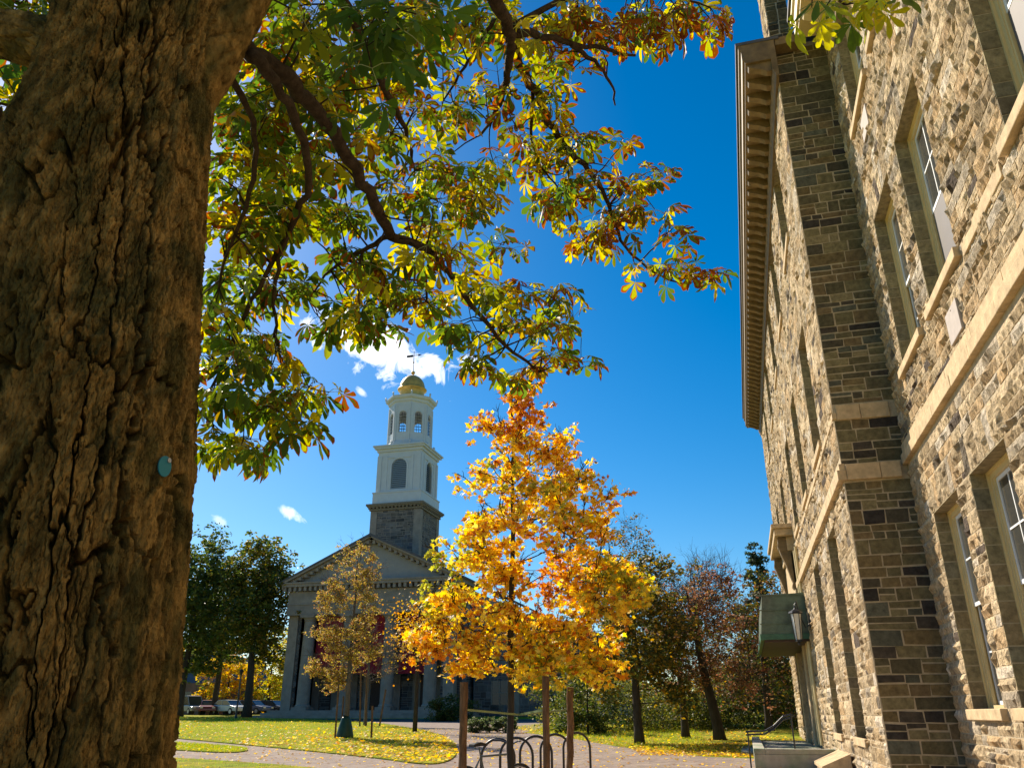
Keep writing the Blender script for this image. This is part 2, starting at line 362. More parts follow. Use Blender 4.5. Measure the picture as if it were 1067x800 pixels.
# windows
paneltone = [0]
def window(X, a, c, b, d, deep=.21, cols=2, sill_out=.09, fancy=True, wide=False, blind=False):
    f = MB(); x = X+deep; t = .11
    f.box(x, a, c, x+.09, a+t, d); f.box(x, b-t, c, x+.09, b, d); f.box(x, a+t, d-t, x+.09, b-t, d); f.box(x, a+t, c, x+.09, b-t, c+.05)
    f.box(x-.03, a, c, x, a+.04, d); f.box(x-.03, b-.04, c, x, b, d); f.box(x-.03, a+.04, d-.04, x, b-.04, d)
    f.box(x+.012, a+t+.001, c+.05, x+.05, a+t+.04, d-t); f.box(x+.012, b-t-.04, c+.05, x+.05, b-t-.001, d-t)
    fr = f.build('window', M['cream'], hall)
    s = MB(); zm = c+(d-c)*.5; a2, b2 = a+t+.041, b-t-.041
    for z0, z1, xo in ((c+.055, zm+.03, .075), (zm-.03, d-t-.005, .035)):
        q = x+xo; s.box(q, a2, z0, q+.035, a2+.05, z1); s.box(q, b2-.05, z0, q+.035, b2, z1); s.box(q, a2+.05, z0, q+.035, b2-.05, z0+.05); s.box(q, a2+.05, z1-.05, q+.035, b2-.05, z1)
        for k in range(1, cols+1):
            if k < cols+1 and cols > 1: yy = a2+.05+(b2-a2-.1)*k/(cols+1); s.box(q+.006, yy-.012, z0+.05, q+.03, yy+.012, z1-.05)
        zz = (z0+z1)/2; s.box(q+.004, a2+.05, zz-.012, q+.032, b2-.05, zz+.012)
    s.build('sash', M['white'] if fancy else M['cream'], fr)
    g = MB(); g.box(x+.05, a2+.04, zm, x+.056, b2-.04, d-t-.03); (None if blind else g.box(x+.09, a2+.04, c+.09, x+.096, b2-.04, zm-.001)); g.build('pane', M['glass'], fr)
    if blind: g = MB(); g.box(x+.04, a2+.01, c+.06, x+.073, b2-.01, zm); g.build('blind', M['blind'], fr)
    # jambs of dressed blocks and a plain head
    j = MB(); dep = deep+.0
    zs = courses(c, d, [], .17, .3)
    for z0, z1 in zip(zs, zs[1:]):
        for side, yy in ((1, b), (-1, a)):
            col = PALR[rng.choice(len(PALR), p=PROB/PROB.sum())]*1.5*rng.uniform(.85, 1.1); col = col*.5+np.array((.30, .24, .14))*.5
            y0, y1 = (yy, yy+.02) if side > 0 else (yy-.02, yy)
            y0, y1 = (yy-.006, yy+.03) if side > 0 else (yy-.03, yy+.006)
            j.box(X-.004, y0, z0+.008, X+dep-.002, y1, z1-.008, col)
    j.box(X-.002, a-.02, d-.012, X+dep, b+.02, d+.03, (.30, .24, .14))
    j.build('jamb', M['smooth'], fr)
    sm = MB(); sm.box(X-sill_out, a-.12, c-.14, X+dep+.05, b+.12, c); sm.build('sill', M['lime'], fr, bevel=.012)
M['blind'] = mat('grey_blind', (.11, .095, .085), .6, .08, 3)
for h in mainwin: window(XM, *h, blind=(h[1] > 6 and h[1] < 8 and h[0] < 11))
for i, h in enumerate(pavwin):
    if h[3]-h[1] > 3.85 and h[2]-h[0] > 2: continue
    window(XP, *h, sill_out=.07, deep=.24)
# lining dark rooms so glass reads dark
bx = MB(); bx.box(4.2, -1, .5, 4.3, 37, 14.5); bx.build('inner_wall', M['dark'], hall)
# cornices
def cornice(X, y0, y1, z, out, step, name, m, ends=(1, 0)):
    k = MB()
    prof = [(0, z-.55), (.06, z-.55), (.08, z-.42), (.12, z-.36), (.12, z-.08), (out-.05, z-.08), (out-.05, z-.02), (out, z), (out, z+.26), (out+.05, z+.30), (out+.05, z+.42), (0, z+.5)]
    k.ext([(-p, q) for p, q in prof], (X, y0, 0), (1, 0, 0), (0, 0, 1), (0, y1-y0, 0))
    o = k.build(name, m, hall)
    y = y0+.06; q0 = None
    while y < y1-.2:
        q = MB(); q.ext([(-.12, z-.34), (-.22, z-.34), (-.34, z-.26), (-out+.12, z-.17), (-out+.08, z-.085), (-.12, z-.085)], (X, y, 0), (1, 0, 0), (0, 0, 1), (0, .17, 0)); y += step; q.build('modillion', m, o)
    g = MB(); g.box(X-out-.10, y0-.02, z+.425, X+.1, y1+.02, z+.50); g.build('gutter', M['slate'], o)
    return o
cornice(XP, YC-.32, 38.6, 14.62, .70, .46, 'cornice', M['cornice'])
cornice(XM, -1, YC-.33, 15.0, .62, .62, 'cornice', M['cream'])
k = MB(); k.box(XP+.02, YC-.3, 14.9, XP+.5, YC-.003, 15.1); k.build('cornice_return', M['cornice'], hall)
# roof and the parapet gable over the end of the pavilion
rf = MB(); rf.add([(XP-.5, YC+.1, 15.12), (XP-.5, 38.5, 15.12), (9.5, 38.5, 18.5), (9.5, YC+.1, 18.5), (16.4, YC+.1, 15.1), (16.4, 38.5, 15.1)], [(0, 3, 2, 1), (3, 4, 5, 2), (0, 4, 3), (1, 2, 5)])
rf.add([(XM-.5, -2, 15.52), (XM-.5, YC, 15.52), (9.5, YC, 18.4), (9.5, -2, 18.4), (16.4, -2, 15.4), (16.4, YC, 15.4)], [(0, 3, 2, 1), (3, 4, 5, 2), (0, 4, 3), (1, 2, 5)])
roof = rf.build('roof', M['slate'], hall)
ch = MB(); cu = [(2.0, 14.75, 2.5, 19.0)]
stones(ch, ashlar(XP-.02, XP+.44, 14.95, 19, [], .2, .36, .2, .6), (0, YC+.02, 0), (1, 0, 0), (0, -1, 0), 0, joint=.03, pal=PALR*.8)  # shaded side of the pier painted with the darkened stone tones
stones(ch, ashlar(YC+.02, YC+1.0, 15.1, 19, [], .2, .36, .2, .6), (XP-.02, 0, 0), WU, WN, .028, .02, .1)
ch.build('gable_pier', M['stone'], hall); c2 = MB(); c2.box(XP-.01, YC+.03, 14.95, XP+.44, YC+1, 19); c2.build('pier_core', M['mortar'], roof)
# quoin edge of pavilion corner: short rock-faced blocks lapping the arris
# door surround, hood on consoles
hd = MB(); hd.box(1.42, 27.3, 7.0, 2.06, 32.1, 7.22); hd.box(1.34, 27.2, 7.223, 2.06, 32.2, 7.36); hd.box(1.78, 27.55, 6.55, 2.06, 31.85, 6.997)
hood = hd.build('door_hood', M['lime'], hall, bevel=.015)
for y in (27.6, 31.5):
    cs = MB(); t = np.linspace(0, 1, 14); px = 2.03-.50*np.cos(t*math.pi/2)**.8-.03*np.sin(t*9); pz = 6.98-1.75*t
    poly = [(2.05, 6.98)]+list(zip(px, pz))+[(2.05, 5.2)]
    cs.ext(poly, (0, y, 0), (1, 0, 0), (0, 0, 1), (0, .3, 0)); cs.tube([(1.66, y-.03, 6.7), (1.66, y+.33, 6.7)], .17, 14); cs.tube([(1.9, y-.03, 5.42), (1.9, y+.33, 5.42)], .11, 14)
    cs.build('console', M['cornice'], hood)
ds = MB(); ds.box(1.86, 27.6, .7, 2.05, 28.25, 6.5); ds.box(1.86, 31.15, .7, 2.05, 31.8, 6.5); ds.box(1.86, 28.253, 5.02, 2.05, 31.147, 6.5); ds.build('door_surround', M['lime'], hall, bevel=.02)
dd = MB(); dd.box(2.3, 28.3, .7, 2.4, 31.1, 4.95); do = dd.build('door', M['darkwood'], hall)
dh = MB(); dh.tube([(2.27, 29.6, 1.7), (2.27, 29.6, 2.1)], .02, 8); dh.build('handle', M['gold'], do)
dp = MB()
for y in (26.15, 26.85): dp.tube([(1.93, y, .8), (1.93, y, 6.4)], .045, 10)
dp.build('downpipe', M['cream'], hall)
# green copper canopy
cp = MB()
x0, x1, y0, y1 = .62, 1.98, 26.0, 33.0
cp.box(x0-.03, y0-.03, 3.66, x1, y1, 3.82); can = cp.build('canopy', mat('green_painted_metal', (.05, .13, .075), .5, .3, 4), hall)
cr = MB(); cr.add([(x0, y0, 3.825), (x0, y1, 3.825), (x0+.14, y1, 4.95), (x0+.14, y0+.05, 4.95), (x1, y0, 3.825), (x1, y1, 3.825), (x1, y1, 5.0), (x1, y0+.05, 5.0)], [(0, 3, 2, 1), (0, 4, 7, 3), (3, 7, 6, 2), (4, 5, 6, 7), (1, 2, 6, 5), (0, 1, 5, 4)])
for z in (4.1, 4.5): cr.box(x0+.0, y0-.015, z, x1, y0+.05, z+.025)
cr.box(x0-.02, y0+.02, 4.93, x1, y0+.1, 4.98)
cr.build('copper_roof', M['copper'], can)
cb = MB()
cb.box(.7, 26.05, 3.60, 1.97, 32.9, 3.657); cb.build('soffit', M['darkwood'], can)

# wall lantern
def lantern(x, y, z):
    t = thing('wall_lantern', (2.0, y, z+.5), 'black carriage lantern with frosted panes on the wall in front of the green canopy', 'lantern')
    b = MB(); b.lathe([(.001, 1.0), (.02, .98), (.03, .9), (.05, .88), (.19, .80), (.20, .76), (.15, .74)], (x, y, z), 6)
    b.lathe([(.10, -.02), (.10, .03), (.04, .05)], (x, y, z), 6); b.lathe([(.03, -.12), (.05, -.05), (.03, -.02)], (x, y, z), 8)
    for k in range(6):
        a = k*math.pi/3; b.bar((x+.10*math.cos(a), y+.10*math.sin(a), z), (x+.16*math.cos(a), y+.16*math.sin(a), z+.76), .018, .018, (1, 0, .1))
    b.build('frame', M['black'], t)
    g = MB(); g.lathe([(.085, .02), (.145, .74)], (x, y, z), 6); g.build('glass', M['frost'], t)
    a = MB(); a.tube([(2.0, y, z+.5), (1.85, y, z+.35), (1.72, y, z+.7), (x+.05, y, z+1.1), (x, y, z+1.0)], .02, 8); a.box(1.95, y-.08, z+.3, 1.995, y+.08, z+.75); a.build('wall_arm', M['black'], t)
lantern(1.62, 25.2, 3.55)
# landing with steps and rails
ld = thing('entrance_landing', (1, 28, .5), 'mossy concrete landing with steps below the green canopy', 'steps')
b = MB(); b.box(.04, 21.5, .2, 1.86, 33, .74); b.box(.04, 21.5, .743, .3, 33, .86); b.box(.303, 21.5, .743, 1.86, 21.75, .86)
for k in range(3): b.box(-.35*(k+1)+.05, 26.5, .2, -.35*k+.047, 32, .62-.17*k)
b.build('landing', M['concrete'], ld, bevel=.012)
b = MB(); b.box(1.4, 19.2, .2, 1.95, 21.4, .62); b.add([(1.35, 19.1, .62), (1.93, 19.1, .86), (1.93, 21.47, .86), (1.35, 21.47, .62), (1.35, 19.1, .56), (1.93, 19.1, .56), (1.93, 21.47, .56), (1.35, 21.47, .56)], [(0, 1, 2, 3), (4, 7, 6, 5), (0, 4, 5, 1), (1, 5, 6, 2), (2, 6, 7, 3), (3, 7, 4, 0)])
b.build('cheek_wall', M['lime'], ld)
hr = thing('handrail', (.1, 24.6, .9), 'dark metal stair handrail at the mossy landing', 'handrail')
def on21(x, y, Y=21.65): r = ray(x, y); t = Y/r[1]; return (r[0]*t, Y, EYE+r[2]*t)
for dy in (0, 3.2): b = MB(); b.tube([on21(777, 762+dy), on21(797, 761+dy), on21(806, 756+dy), on21(816, 746+dy), on21(824, 744+dy)]+([on21(828, 746)] if dy == 0 else []), .02, 8); b.build('rail', M['black'], hr)
for x, y0_ in ((779, 762), (824, 744)): b = MB(); p_ = on21(x, y0_); b.tube([p_, (p_[0], p_[1], .40)], .018, 8); b.build('baluster', M['black'], hr)

# ------------------------------------------------------------------ ground
def sheet(name, poly, dz, m, kind='structure', sub=None):
    b = MB(); v = [(x, y, gz(y)+dz) for x, y in poly]; n = len(v)
    v2 = [(x, y, gz(y)-.05) for x, y in poly]
    b.add(v+v2, [tuple(range(n))]+[(i, n+i, n+(i+1) % n, (i+1) % n) for i in range(n)]); o = b.build(name, m); o['kind'] = kind; return o
M['grass'] = mat('grass', (.21, .25, .018), .95, .45, 2.2, .03, 25, spec=.05, col2=(.34, .29, .03))
M['paving'] = mat('brick_paving', (.28, .22, .175), .9, .3, 3, .004, 60, spec=.15, col2=(.25, .19, .155))
M['asphalt'] = mat('asphalt', (.075, .075, .08), .9, .2, 1, .004, 60, spec=.15)
ys = [-400, -40, 0, 20, 40, 60, 80, 150, 400, 3000]; xs = [-3000, -300, -60, 0, 60, 300, 3000]
g = MB(); V = [(x, y, gz(y)) for y in ys for x in xs]; nx = len(xs)
g.add(V, [(j*nx+i, j*nx+i+1, (j+1)*nx+i+1, (j+1)*nx+i) for j in range(len(ys)-1) for i in range(nx-1)]); g.build('ground', M['grass'])['kind'] = 'structure'
def ip(pts): return [ong(x, y) for x, y in pts]
def ccw(p):
    a = sum(p[i][0]*p[(i+1) % len(p)][1]-p[(i+1) % len(p)][0]*p[i][1] for i in range(len(p))); return p if a > 0 else p[::-1]
plaza = [(-60, -8), (3.0, -8), (3.0, 14.38), (1.98, 14.42), (1.98, 24.3), (-1.2, 25.2), (-3.0, 27.5)]+ip([(640, 777), (590, 768), (545, 763)])+[(-12, 58), (-12, 64), (-60, 64)]
sheet('plaza', ccw(plaza), .004, M['paving'])
LA = ip([(100, 747), (180, 746.5), (300, 748.5), (390, 752.5), (425, 758), (455, 764), (474, 773), (478, 785), (466, 795), (440, 797), (400, 791), (350, 785.5), (290, 779.5), (180, 769), (100, 762)])
LB = ip([(100, 771), (180, 773.5), (250, 778.5), (262, 782), (240, 785), (180, 781.5), (100, 777)])
LC = [(-60, -6), (-3.5, -6), (-3.0, 4)]+ip([(330, 801), (285, 797), (230, 793), (180, 790)])+[(-40, 26)]
lawns = []
def chaikin(p, n=2):
    for _ in range(n): p = [q for i in range(len(p)) for q in ((p[i][0]*.75+p[(i+1) % len(p)][0]*.25, p[i][1]*.75+p[(i+1) % len(p)][1]*.25), (p[i][0]*.25+p[(i+1) % len(p)][0]*.75, p[i][1]*.25+p[(i+1) % len(p)][1]*.75))]
    return p
LA = chaikin(LA); LB = chaikin(LB)
for i, p in enumerate((LA, LB, LC)): lawns.append(sheet('lawn', ccw(p), .035, M['grass']))
sheet('road', [(-75, 58.5), (-41, 58.5), (-10, 57), (-10, 63.5), (-41, 63.9), (-75, 64)], .009, M['asphalt'])
sheet('car_park', [(-110, 84), (-42, 84), (-42, 112), (-110, 112)], .009, M['asphalt'])

def inpoly(P, poly):
    x, y = P[:, 0], P[:, 1]; r = np.zeros(len(P), bool); n = len(poly)
    for i in range(n):
        x0, y0 = poly[i]; x1, y1 = poly[(i+1) % n]
        if abs(y1-y0) < 1e-9: continue
        r ^= ((y0 > y) != (y1 > y)) & (x < (x1-x0)*(y-y0)/(y1-y0)+x0)
    return r
def scatter(poly, n):
    p = np.array(poly); lo = p.min(0); hi = p.max(0); q = rng.uniform(lo, hi, (int(n*2.5), 2)); q = q[inpoly(q, poly)][:n]; return q

# ------------------------------------------------------------------ leaves
def rotm(n, down=None, flat=None):
    """n random rotations; flat: unit-ish normals spread round +Z"""
    a = rng.uniform(0, 2*math.pi, n)
    if flat is None:
        z = rng.normal(size=(n, 3))
    else: z = rng.normal(size=(n, 3))*flat+np.array((0, 0, 1.))
    z /= np.linalg.norm(z, axis=1)[:, None]
    x = np.stack([np.cos(a), np.sin(a), np.zeros(n)], -1); x = x-z*(x*z).sum(1)[:, None]; x /= np.linalg.norm(x, axis=1)[:, None]
    y = np.cross(z, x); return np.stack([x, y, z], -1)
def inst(mb, tv, tf, P, Rm, S, col, talpha=None, alpha=None):
    n = len(P); k = len(tv); V = np.einsum('nij,kj->nki', Rm, tv)*S[:, None, None]+P[:, None, :]
    c = np.ones((n, k, 4)); c[:, :, :3] = col[:, None, :]
    if talpha is not None: c[:, :, 3] = talpha[None]+(alpha[:, None] if alpha is not None else 0)
    off = (np.arange(n)*k)
    base = mb.n; mb.v.append(V.reshape(-1, 3)); mb.c.append(c.reshape(-1, 4)); mb.n += n*k
    for F in tf: mb.f.append((F[None]+off[:, None, None]).reshape(-1, F.shape[1])+base)
LEAF_V = np.array([(0, 0, 0), (.3, .28, .06), (.75, .22, .03), (1, 0, -.06), (.75, -.22, .03), (.3, -.28, .06)])
LEAF_F = [np.array([(0, 1, 2, 3), (0, 3, 4, 5)])]
ma = [(0, 0), (.12, .38), (.3, .2), (.42, .55), (.55, .22), (1, 0), (.55, -.22), (.42, -.55), (.3, -.2), (.12, -.38)]
MAP_V = np.array([(x, y, .12*abs(y)-.1*x*x) for x, y in ma]); MAP_F = [np.array([(0, 1, 2), (0, 8, 9), (2, 3, 4), (6, 7, 8)]), np.array([(0, 2, 4, 5), (0, 5, 6, 8)])]
# horse chestnut: seven obovate leaflets
def chestnut(nl=7, droop=.3, curl=.35, seed=0, wid=1.0):
    rr_ = random.Random(seed); V = []; F = []; A = []
    angs = {7: ((-118, .5), (-78, .78), (-38, .95), (0, 1.05), (38, .95), (78, .78), (118, .5)), 5: ((-88, .66), (-44, .9), (0, 1.05), (44, .9), (88, .66)), 6: ((-105, .6), (-62, .82), (-20, 1.0), (22, 1.02), (64, .8), (108, .55))}[nl]
    for ang, ln in angs:
        ang += rr_.uniform(-8, 8); ln *= rr_.uniform(.82, 1.12); dr_ = droop*rr_.uniform(.3, 1.8); cu = curl*rr_.uniform(.2, 1.6); bend = rr_.uniform(-.12, .12); w0 = wid*rr_.uniform(.85, 1.12)
        b = len(V); ca, sa = math.cos(R(ang)), math.sin(R(ang))
        for v_, w_ in ((.03, .012), (.3, .075), (.55, .15), (.76, .19), (.9, .125), (1.0, .0)):
            for s_ in (-1, 0, 1):
                x = v_*ln; y = s_*w_*w0*ln*rr_.uniform(.88, 1.1)+bend*v_*v_*ln; z = -dr_*v_*v_*ln+cu*abs(s_*w_*ln)+.03*math.sin(8*v_+ang)
                V.append((x*ca-y*sa, x*sa+y*ca, z)); A.append(.0 if (s_ == 0 and v_ < .8) else (.62 if s_ else .5)*(.5+.5*v_))
        for i in range(5):
            F += [(b+i*3, b+i*3+1, b+i*3+4, b+i*3+3), (b+i*3+1, b+i*3+2, b+i*3+5, b+i*3+4)]
    return np.array(V), [np.array(F)], np.array(A)
CHV = [chestnut(*q) for q in ((7, .3, .35, 1), (5, .55, .5, 2), (6, .15, .6, 3), (7, .8, .7, 4, .9), (5, .2, .2, 5, 1.1), (6, .5, -.3, 6, .85))]
def mixcol(n, cols, probs, jit=.18):
    c = np.array(cols)[rng.choice(len(cols), n, p=np.array(probs)/sum(probs))]
    return np.clip(c*rng.uniform(1-jit, 1+jit, (n, 1))*rng.uniform(.93, 1.07, (n, 3)), .003, .95)

# ------------------------------------------------------------------ the near horse chestnut
TD = 2.3
rows = [(800, -125, 171), (745, -115, 179), (600, -95, 190), (500, -75, 199), (400, -52, 205), (300, -30, 210), (200, -5, 212), (130, 28, 214), (60, 58, 222), (0, 62, 236), (-80, 72, 250), (-200, 95, 265), (-330, 110, 270)]
cen = []; rad = []
for y, xl, xr in rows:
    a = ray(xl, y); b = ray(xr, y); a /= np.linalg.norm(a); b /= np.linalg.norm(b); m = a+b; m /= np.linalg.norm(m)
    d = TD/math.hypot(m[0], m[1]); half = math.acos(min(1, a.dot(b)))/2
    r = d*math.sin(half); cen.append(np.array((0, 0, EYE))+m*d); rad.append(r)
cen = np.array(cen); rad = np.array(rad)
zz = np.concatenate([[gz(2)-.1, .25, .7], cen[:, 2]]); cx_ = np.concatenate([[cen[0, 0]-.04]*3, cen[:, 0]]); cy_ = np.concatenate([[cen[0, 1]-.0]*3, cen[:, 1]]); rr = np.concatenate([[rad[0]+.28, rad[0]+.14, rad[0]+.05], rad])
NZ, NT = 1050, 680
zt = np.linspace(zz[0], zz[-1], NZ); cxi = np.interp(zt, zz, cx_); cyi = np.interp(zt, zz, cy_); ri = np.interp(zt, zz, rr)
ker = np.ones(41)/41
def smo(a): return np.convolve(np.pad(a, 20, 'edge'), ker, 'valid')
cxi, cyi, ri = smo(cxi), smo(cyi), smo(ri)
tc0 = math.atan2(-cyi[200], -cxi[200]) % (2*math.pi)
q_ = np.linspace(-math.pi, math.pi, 4000); dens = np.where(abs(q_) < 1.75, 1.0, .22); cum = np.cumsum(dens); cum = (cum-cum[0])/(cum[-1]-cum[0])
th = np.sort((tc0+np.interp(np.linspace(0, 1, NT, endpoint=False), cum, q_)) % (2*math.pi)); TT, ZZ = np.meshgrid(th, zt); 
def hsh(i, j, k): 
    h = np.sin(i*127.1+j*311.7+k*74.7)*43758.5453; return h-np.floor(h)
def vnoise(u, v, k, per):
    i = np.floor(u); j = np.floor(v); fu = u-i; fv = v-j; fu = fu*fu*(3-2*fu); fv = fv*fv*(3-2*fv)
    g = lambda a, b: hsh(np.mod(a, per), b, k)
    return (g(i, j)*(1-fu)+g(i+1, j)*fu)*(1-fv)+(g(i, j+1)*(1-fu)+g(i+1, j+1)*fu)*fv
def voro(u, v, k, per):
    i = np.floor(u); j = np.floor(v); f1 = np.full(u.shape, 9.); f2 = np.full(u.shape, 9.); idv = np.zeros(u.shape)
    for a in (-1, 0, 1):
        for b in (-1, 0, 1):
            ci = i+a; cj = j+b; px = ci+.1+.8*hsh(np.mod(ci, per), cj, k); py = cj+.1+.8*hsh(np.mod(ci, per), cj, k+5.3); d = np.hypot(px-u, py-v)
            near = d < f1; f2 = np.where(near, f1, np.minimum(f2, d)); idv = np.where(near, hsh(np.mod(ci, per), cj, k+9.1), idv); f1 = np.where(near, d, f1)
    return f1, f2, idv
U1 = TT/(2*math.pi)
wu = (vnoise(U1*12, ZZ*1.6, 1, 12)-.5)*1.1+(vnoise(U1*60, ZZ*14, 2, 60)-.5)*.30+(vnoise(U1*160, ZZ*55, 22, 160)-.5)*.22
wv = (vnoise(U1*40, ZZ*7, 3, 40)-.5)*.8+(vnoise(U1*120, ZZ*30, 33, 120)-.5)*.25
f1, f2, idv = voro(U1*22+wu, ZZ*2.0+wv, 4, 22)
crackw = np.clip(vnoise(U1*14, ZZ*2.4, 12, 14)*1.7-.35, 0, 1)
ef = f2-f1; h1 = np.clip((ef-.015)/(.035+.07*crackw), 0, 1)
wu2 = (vnoise(U1*50, ZZ*7, 41, 50)-.5)*.6+(vnoise(U1*170, ZZ*60, 42, 170)-.5)*.3
f1b, f2b, idb = voro(U1*56+wu2, ZZ*5.5+wu2*.8, 6, 56)
sel = np.clip(vnoise(U1*26, ZZ*3.5, 13, 26)*2.2-.9, 0, 1)
h2 = np.clip((f2b-f1b)/.09, 0, 1)
wu3 = (vnoise(U1*220, ZZ*70, 43, 220)-.5)*.9
f1c, f2c, idc = voro(U1*120+wu3, ZZ*24.0+wu3, 16, 120)
f1d, f2d, idd = voro(U1*280+wu3, ZZ*70.0+wu3, 18, 280)
big = vnoise(U1*6, ZZ*1.1, 7, 6)-.5
fine = vnoise(U1*360, ZZ*120, 8, 360)-.5; fine2 = vnoise(U1*120, ZZ*40, 11, 120)-.5
flat = np.clip(h1*2-1, 0, 1)
DD = (h1-1)*(.030+.045*crackw)+(idv-.5)*.016+(h2-1)*(.002+.012*sel)+(idb-.5)*.007*flat+big*.05+fine*.003+fine2*.004+(idc-.5)*.010*flat+(idd-.5)*.005+(np.clip((f2c-f1c)/.12, 0, 1)-1)*.004
# old branch scar, a rough swelling at mid height
sx, sy = 115, 350; sp = at(sx, sy, 1); kn = np.array((0, 0, EYE))+(sp-np.array((0, 0, EYE)))*2.1
zi = int(np.argmin(abs(zt-kn[2]))); ta = math.atan2(kn[1]-cyi[zi]-.1, kn[0]-cxi[zi]) 
ta = math.atan2(0-cyi[zi], 0-cxi[zi])+.03
dth = (TT-ta+math.pi) % (2*math.pi)-math.pi
kr = np.hypot(dth*ri[:, None]/.16, (ZZ-kn[2])/.10)
DD += .022*np.exp(-kr**2)*(1+.35*np.sin(kr*10+fine2*6))+.018*np.exp(-kr**2)*(vnoise(U1*90, ZZ*40, 21, 90)-.5)
RR = ri[:, None]+DD
V = np.stack([cxi[:, None]+RR*np.cos(TT), cyi[:, None]+RR*np.sin(TT), ZZ], -1).reshape(-1, 3)
i, j = np.meshgrid(np.arange(NZ-1), np.arange(NT), indexing='ij'); j2 = (j+1) % NT
F = np.stack([i*NT+j, i*NT+j2, (i+1)*NT+j2, (i+1)*NT+j], -1).reshape(-1, 4)
cht = thing('horse_chestnut_tree', (cxi[0], cyi[0], 0), 'big horse chestnut tree with furrowed bark and palmate leaves in the left foreground', 'tree')
tb = MB(); tb.add(V, F); tb.build('trunk', M['bark'], cht, smooth=False)
trunk_at = lambda z: np.array((np.interp(z, zt, cxi), np.interp(z, zt, cyi), z))
# limbs: points in the photograph with distances growing away from the trunk
nodes = []
def limb(mb, pts, d0, d1, r0, r1, sides=8, wob=.0):
    P = [at(x, y, d0+(d1-d0)*i/(len(pts)-1)) if len((x, y)) == 2 else None for i, (x, y) in enumerate(pts)]
    P = np.array(P); k = len(P); t = np.linspace(0, k-1, (k-1)*4+1)
    Q = np.stack([np.interp(t, np.arange(k), P[:, a]) for a in range(3)], -1)
    for _ in range(3): Q[1:-1] = (Q[:-2]+Q[1:-1]*2+Q[2:])/4
    Q[1:-1] += rng.normal(0, min(.008, r1*.5+.003), Q[1:-1].shape)
    rad = np.linspace(r0, r1, len(Q))*rng.uniform(.93, 1.08, len(Q)); mb.tube(Q, rad, sides)
    for q, r_ in zip(Q, rad): nodes.append((q, r_))
    return Q
bb = MB()
def bark_limb(pts, d0, d1, r0, r1):
    k0 = MB(); Q = limb(k0, pts, d0, d1, r0, r1, 4); L_ = np.concatenate([[0], np.cumsum(np.linalg.norm(np.diff(Q, axis=0), axis=1))]); n = int(L_[-1]/.008); ss = np.linspace(0, L_[-1], n)
    P_ = np.stack([np.interp(ss, L_, Q[:, a_]) for a_ in range(3)], -1)
    for _ in range(60): P_[1:-1] = (P_[:-2]+P_[1:-1]*2+P_[2:])/4
    T_ = np.gradient(P_, axis=0); T_ /= np.linalg.norm(T_, axis=1)[:, None]; u = np.cross(T_[0], (0, 1, .3)); m_ = 130; an = np.linspace(0, 2*math.pi, m_, endpoint=False); U_, S_ = np.meshgrid(an/(2*math.pi), ss)
    wu_ = (vnoise(U_*10, S_*10, 31, 10)-.5)*1.2; a1, a2, i1 = voro(U_*11+wu_, S_*5+wu_, 33, 11); b1, b2, i2 = voro(U_*30+wu_, S_*22+wu_, 34, 30)
    D_ = (np.clip((a2-a1)/.16, 0, 1)-1)*.011+(np.clip((b2-b1)/.2, 0, 1)-1)*.005+(i2-.5)*.006+(vnoise(U_*6, S_*6, 35, 6)-.5)*.022+(vnoise(U_*60, S_*90, 36, 60)-.5)*.005
    rr_ = np.linspace(r0, r1, n)[:, None]*(1+D_/r0*1.0); V_ = np.zeros((n, m_, 3))
    for q_ in range(n):
        u = u-T_[q_]*u.dot(T_[q_]); u /= np.linalg.norm(u); w_ = np.cross(T_[q_], u); V_[q_] = P_[q_]+rr_[q_][:, None]*(np.cos(an)[:, None]*u+np.sin(an)[:, None]*w_)
    i_, j_ = np.meshgrid(np.arange(n-1), np.arange(m_), indexing='ij'); jj = (j_+1) % m_
    o_ = MB(); o_.add(V_.reshape(-1, 3), np.stack([i_*m_+j_, i_*m_+jj, (i_+1)*m_+jj, (i_+1)*m_+j_], -1).reshape(-1, 4)); o_.build('limb', M['bark'], cht, smooth=True)
bark_limb([(130, 190), (190, 85), (243, 10), (290, -80), (420, -190)], 2.75, 3.6, .125, .09)
bark_limb([(100, 60), (40, 45), (-10, 32), (-90, 0)], 2.85, 3.3, .085, .06)
limb(bb, [(236, 40), (272, 60), (305, 88), (335, 120), (365, 165), (390, 210), (407, 246)], 3.05, 4.1, .034, .026, 12)
limb(bb, [(407, 246), (432, 252), (455, 268), (478, 300), (505, 335), (535, 368), (562, 388)], 4.1, 4.9, .024, .007, 10)
limb(bb, [(262, 55), (295, 95), (318, 145), (325, 190), (303, 235), (287, 280), (283, 330), (290, 365)], 3.05, 4.2, .022, .006)
limb(bb, [(303, 235), (275, 290), (250, 340), (232, 380), (210, 430)], 3.8, 4.3, .014, .005)
limb(bb, [(200, 40), (250, 85), (268, 140), (262, 200), (240, 260), (228, 300)], 3.1, 3.9, .016, .005)
limb(bb, [(420, -190), (480, -80), (515, 0), (531, 30), (533, 60), (525, 92), (515, 125), (498, 142)], 3.9, 5.4, .046, .007, 12)
limb(bb, [(533, 45), (545, 75), (560, 100), (575, 135), (600, 165), (625, 190), (637, 220), (650, 260), (680, 285), (715, 297)], 4.9, 5.8, .030, .005, 10)
limb(bb, [(533, 35), (565, 38), (590, 45), (630, 52), (662, 58)], 4.8, 5.2, .024, .008, 10)
limb(bb, [(595, 47), (620, 65), (638, 85), (641, 110)], 5.0, 5.3, .016, .005)
limb(bb, [(515, 20), (498, 50), (478, 78), (462, 105)], 4.8, 5.1, .014, .005)
limb(bb, [(320, -40), (370, 20), (395, 80), (412, 115), (428, 155), (432, 178)], 3.7, 4.8, .030, .006)
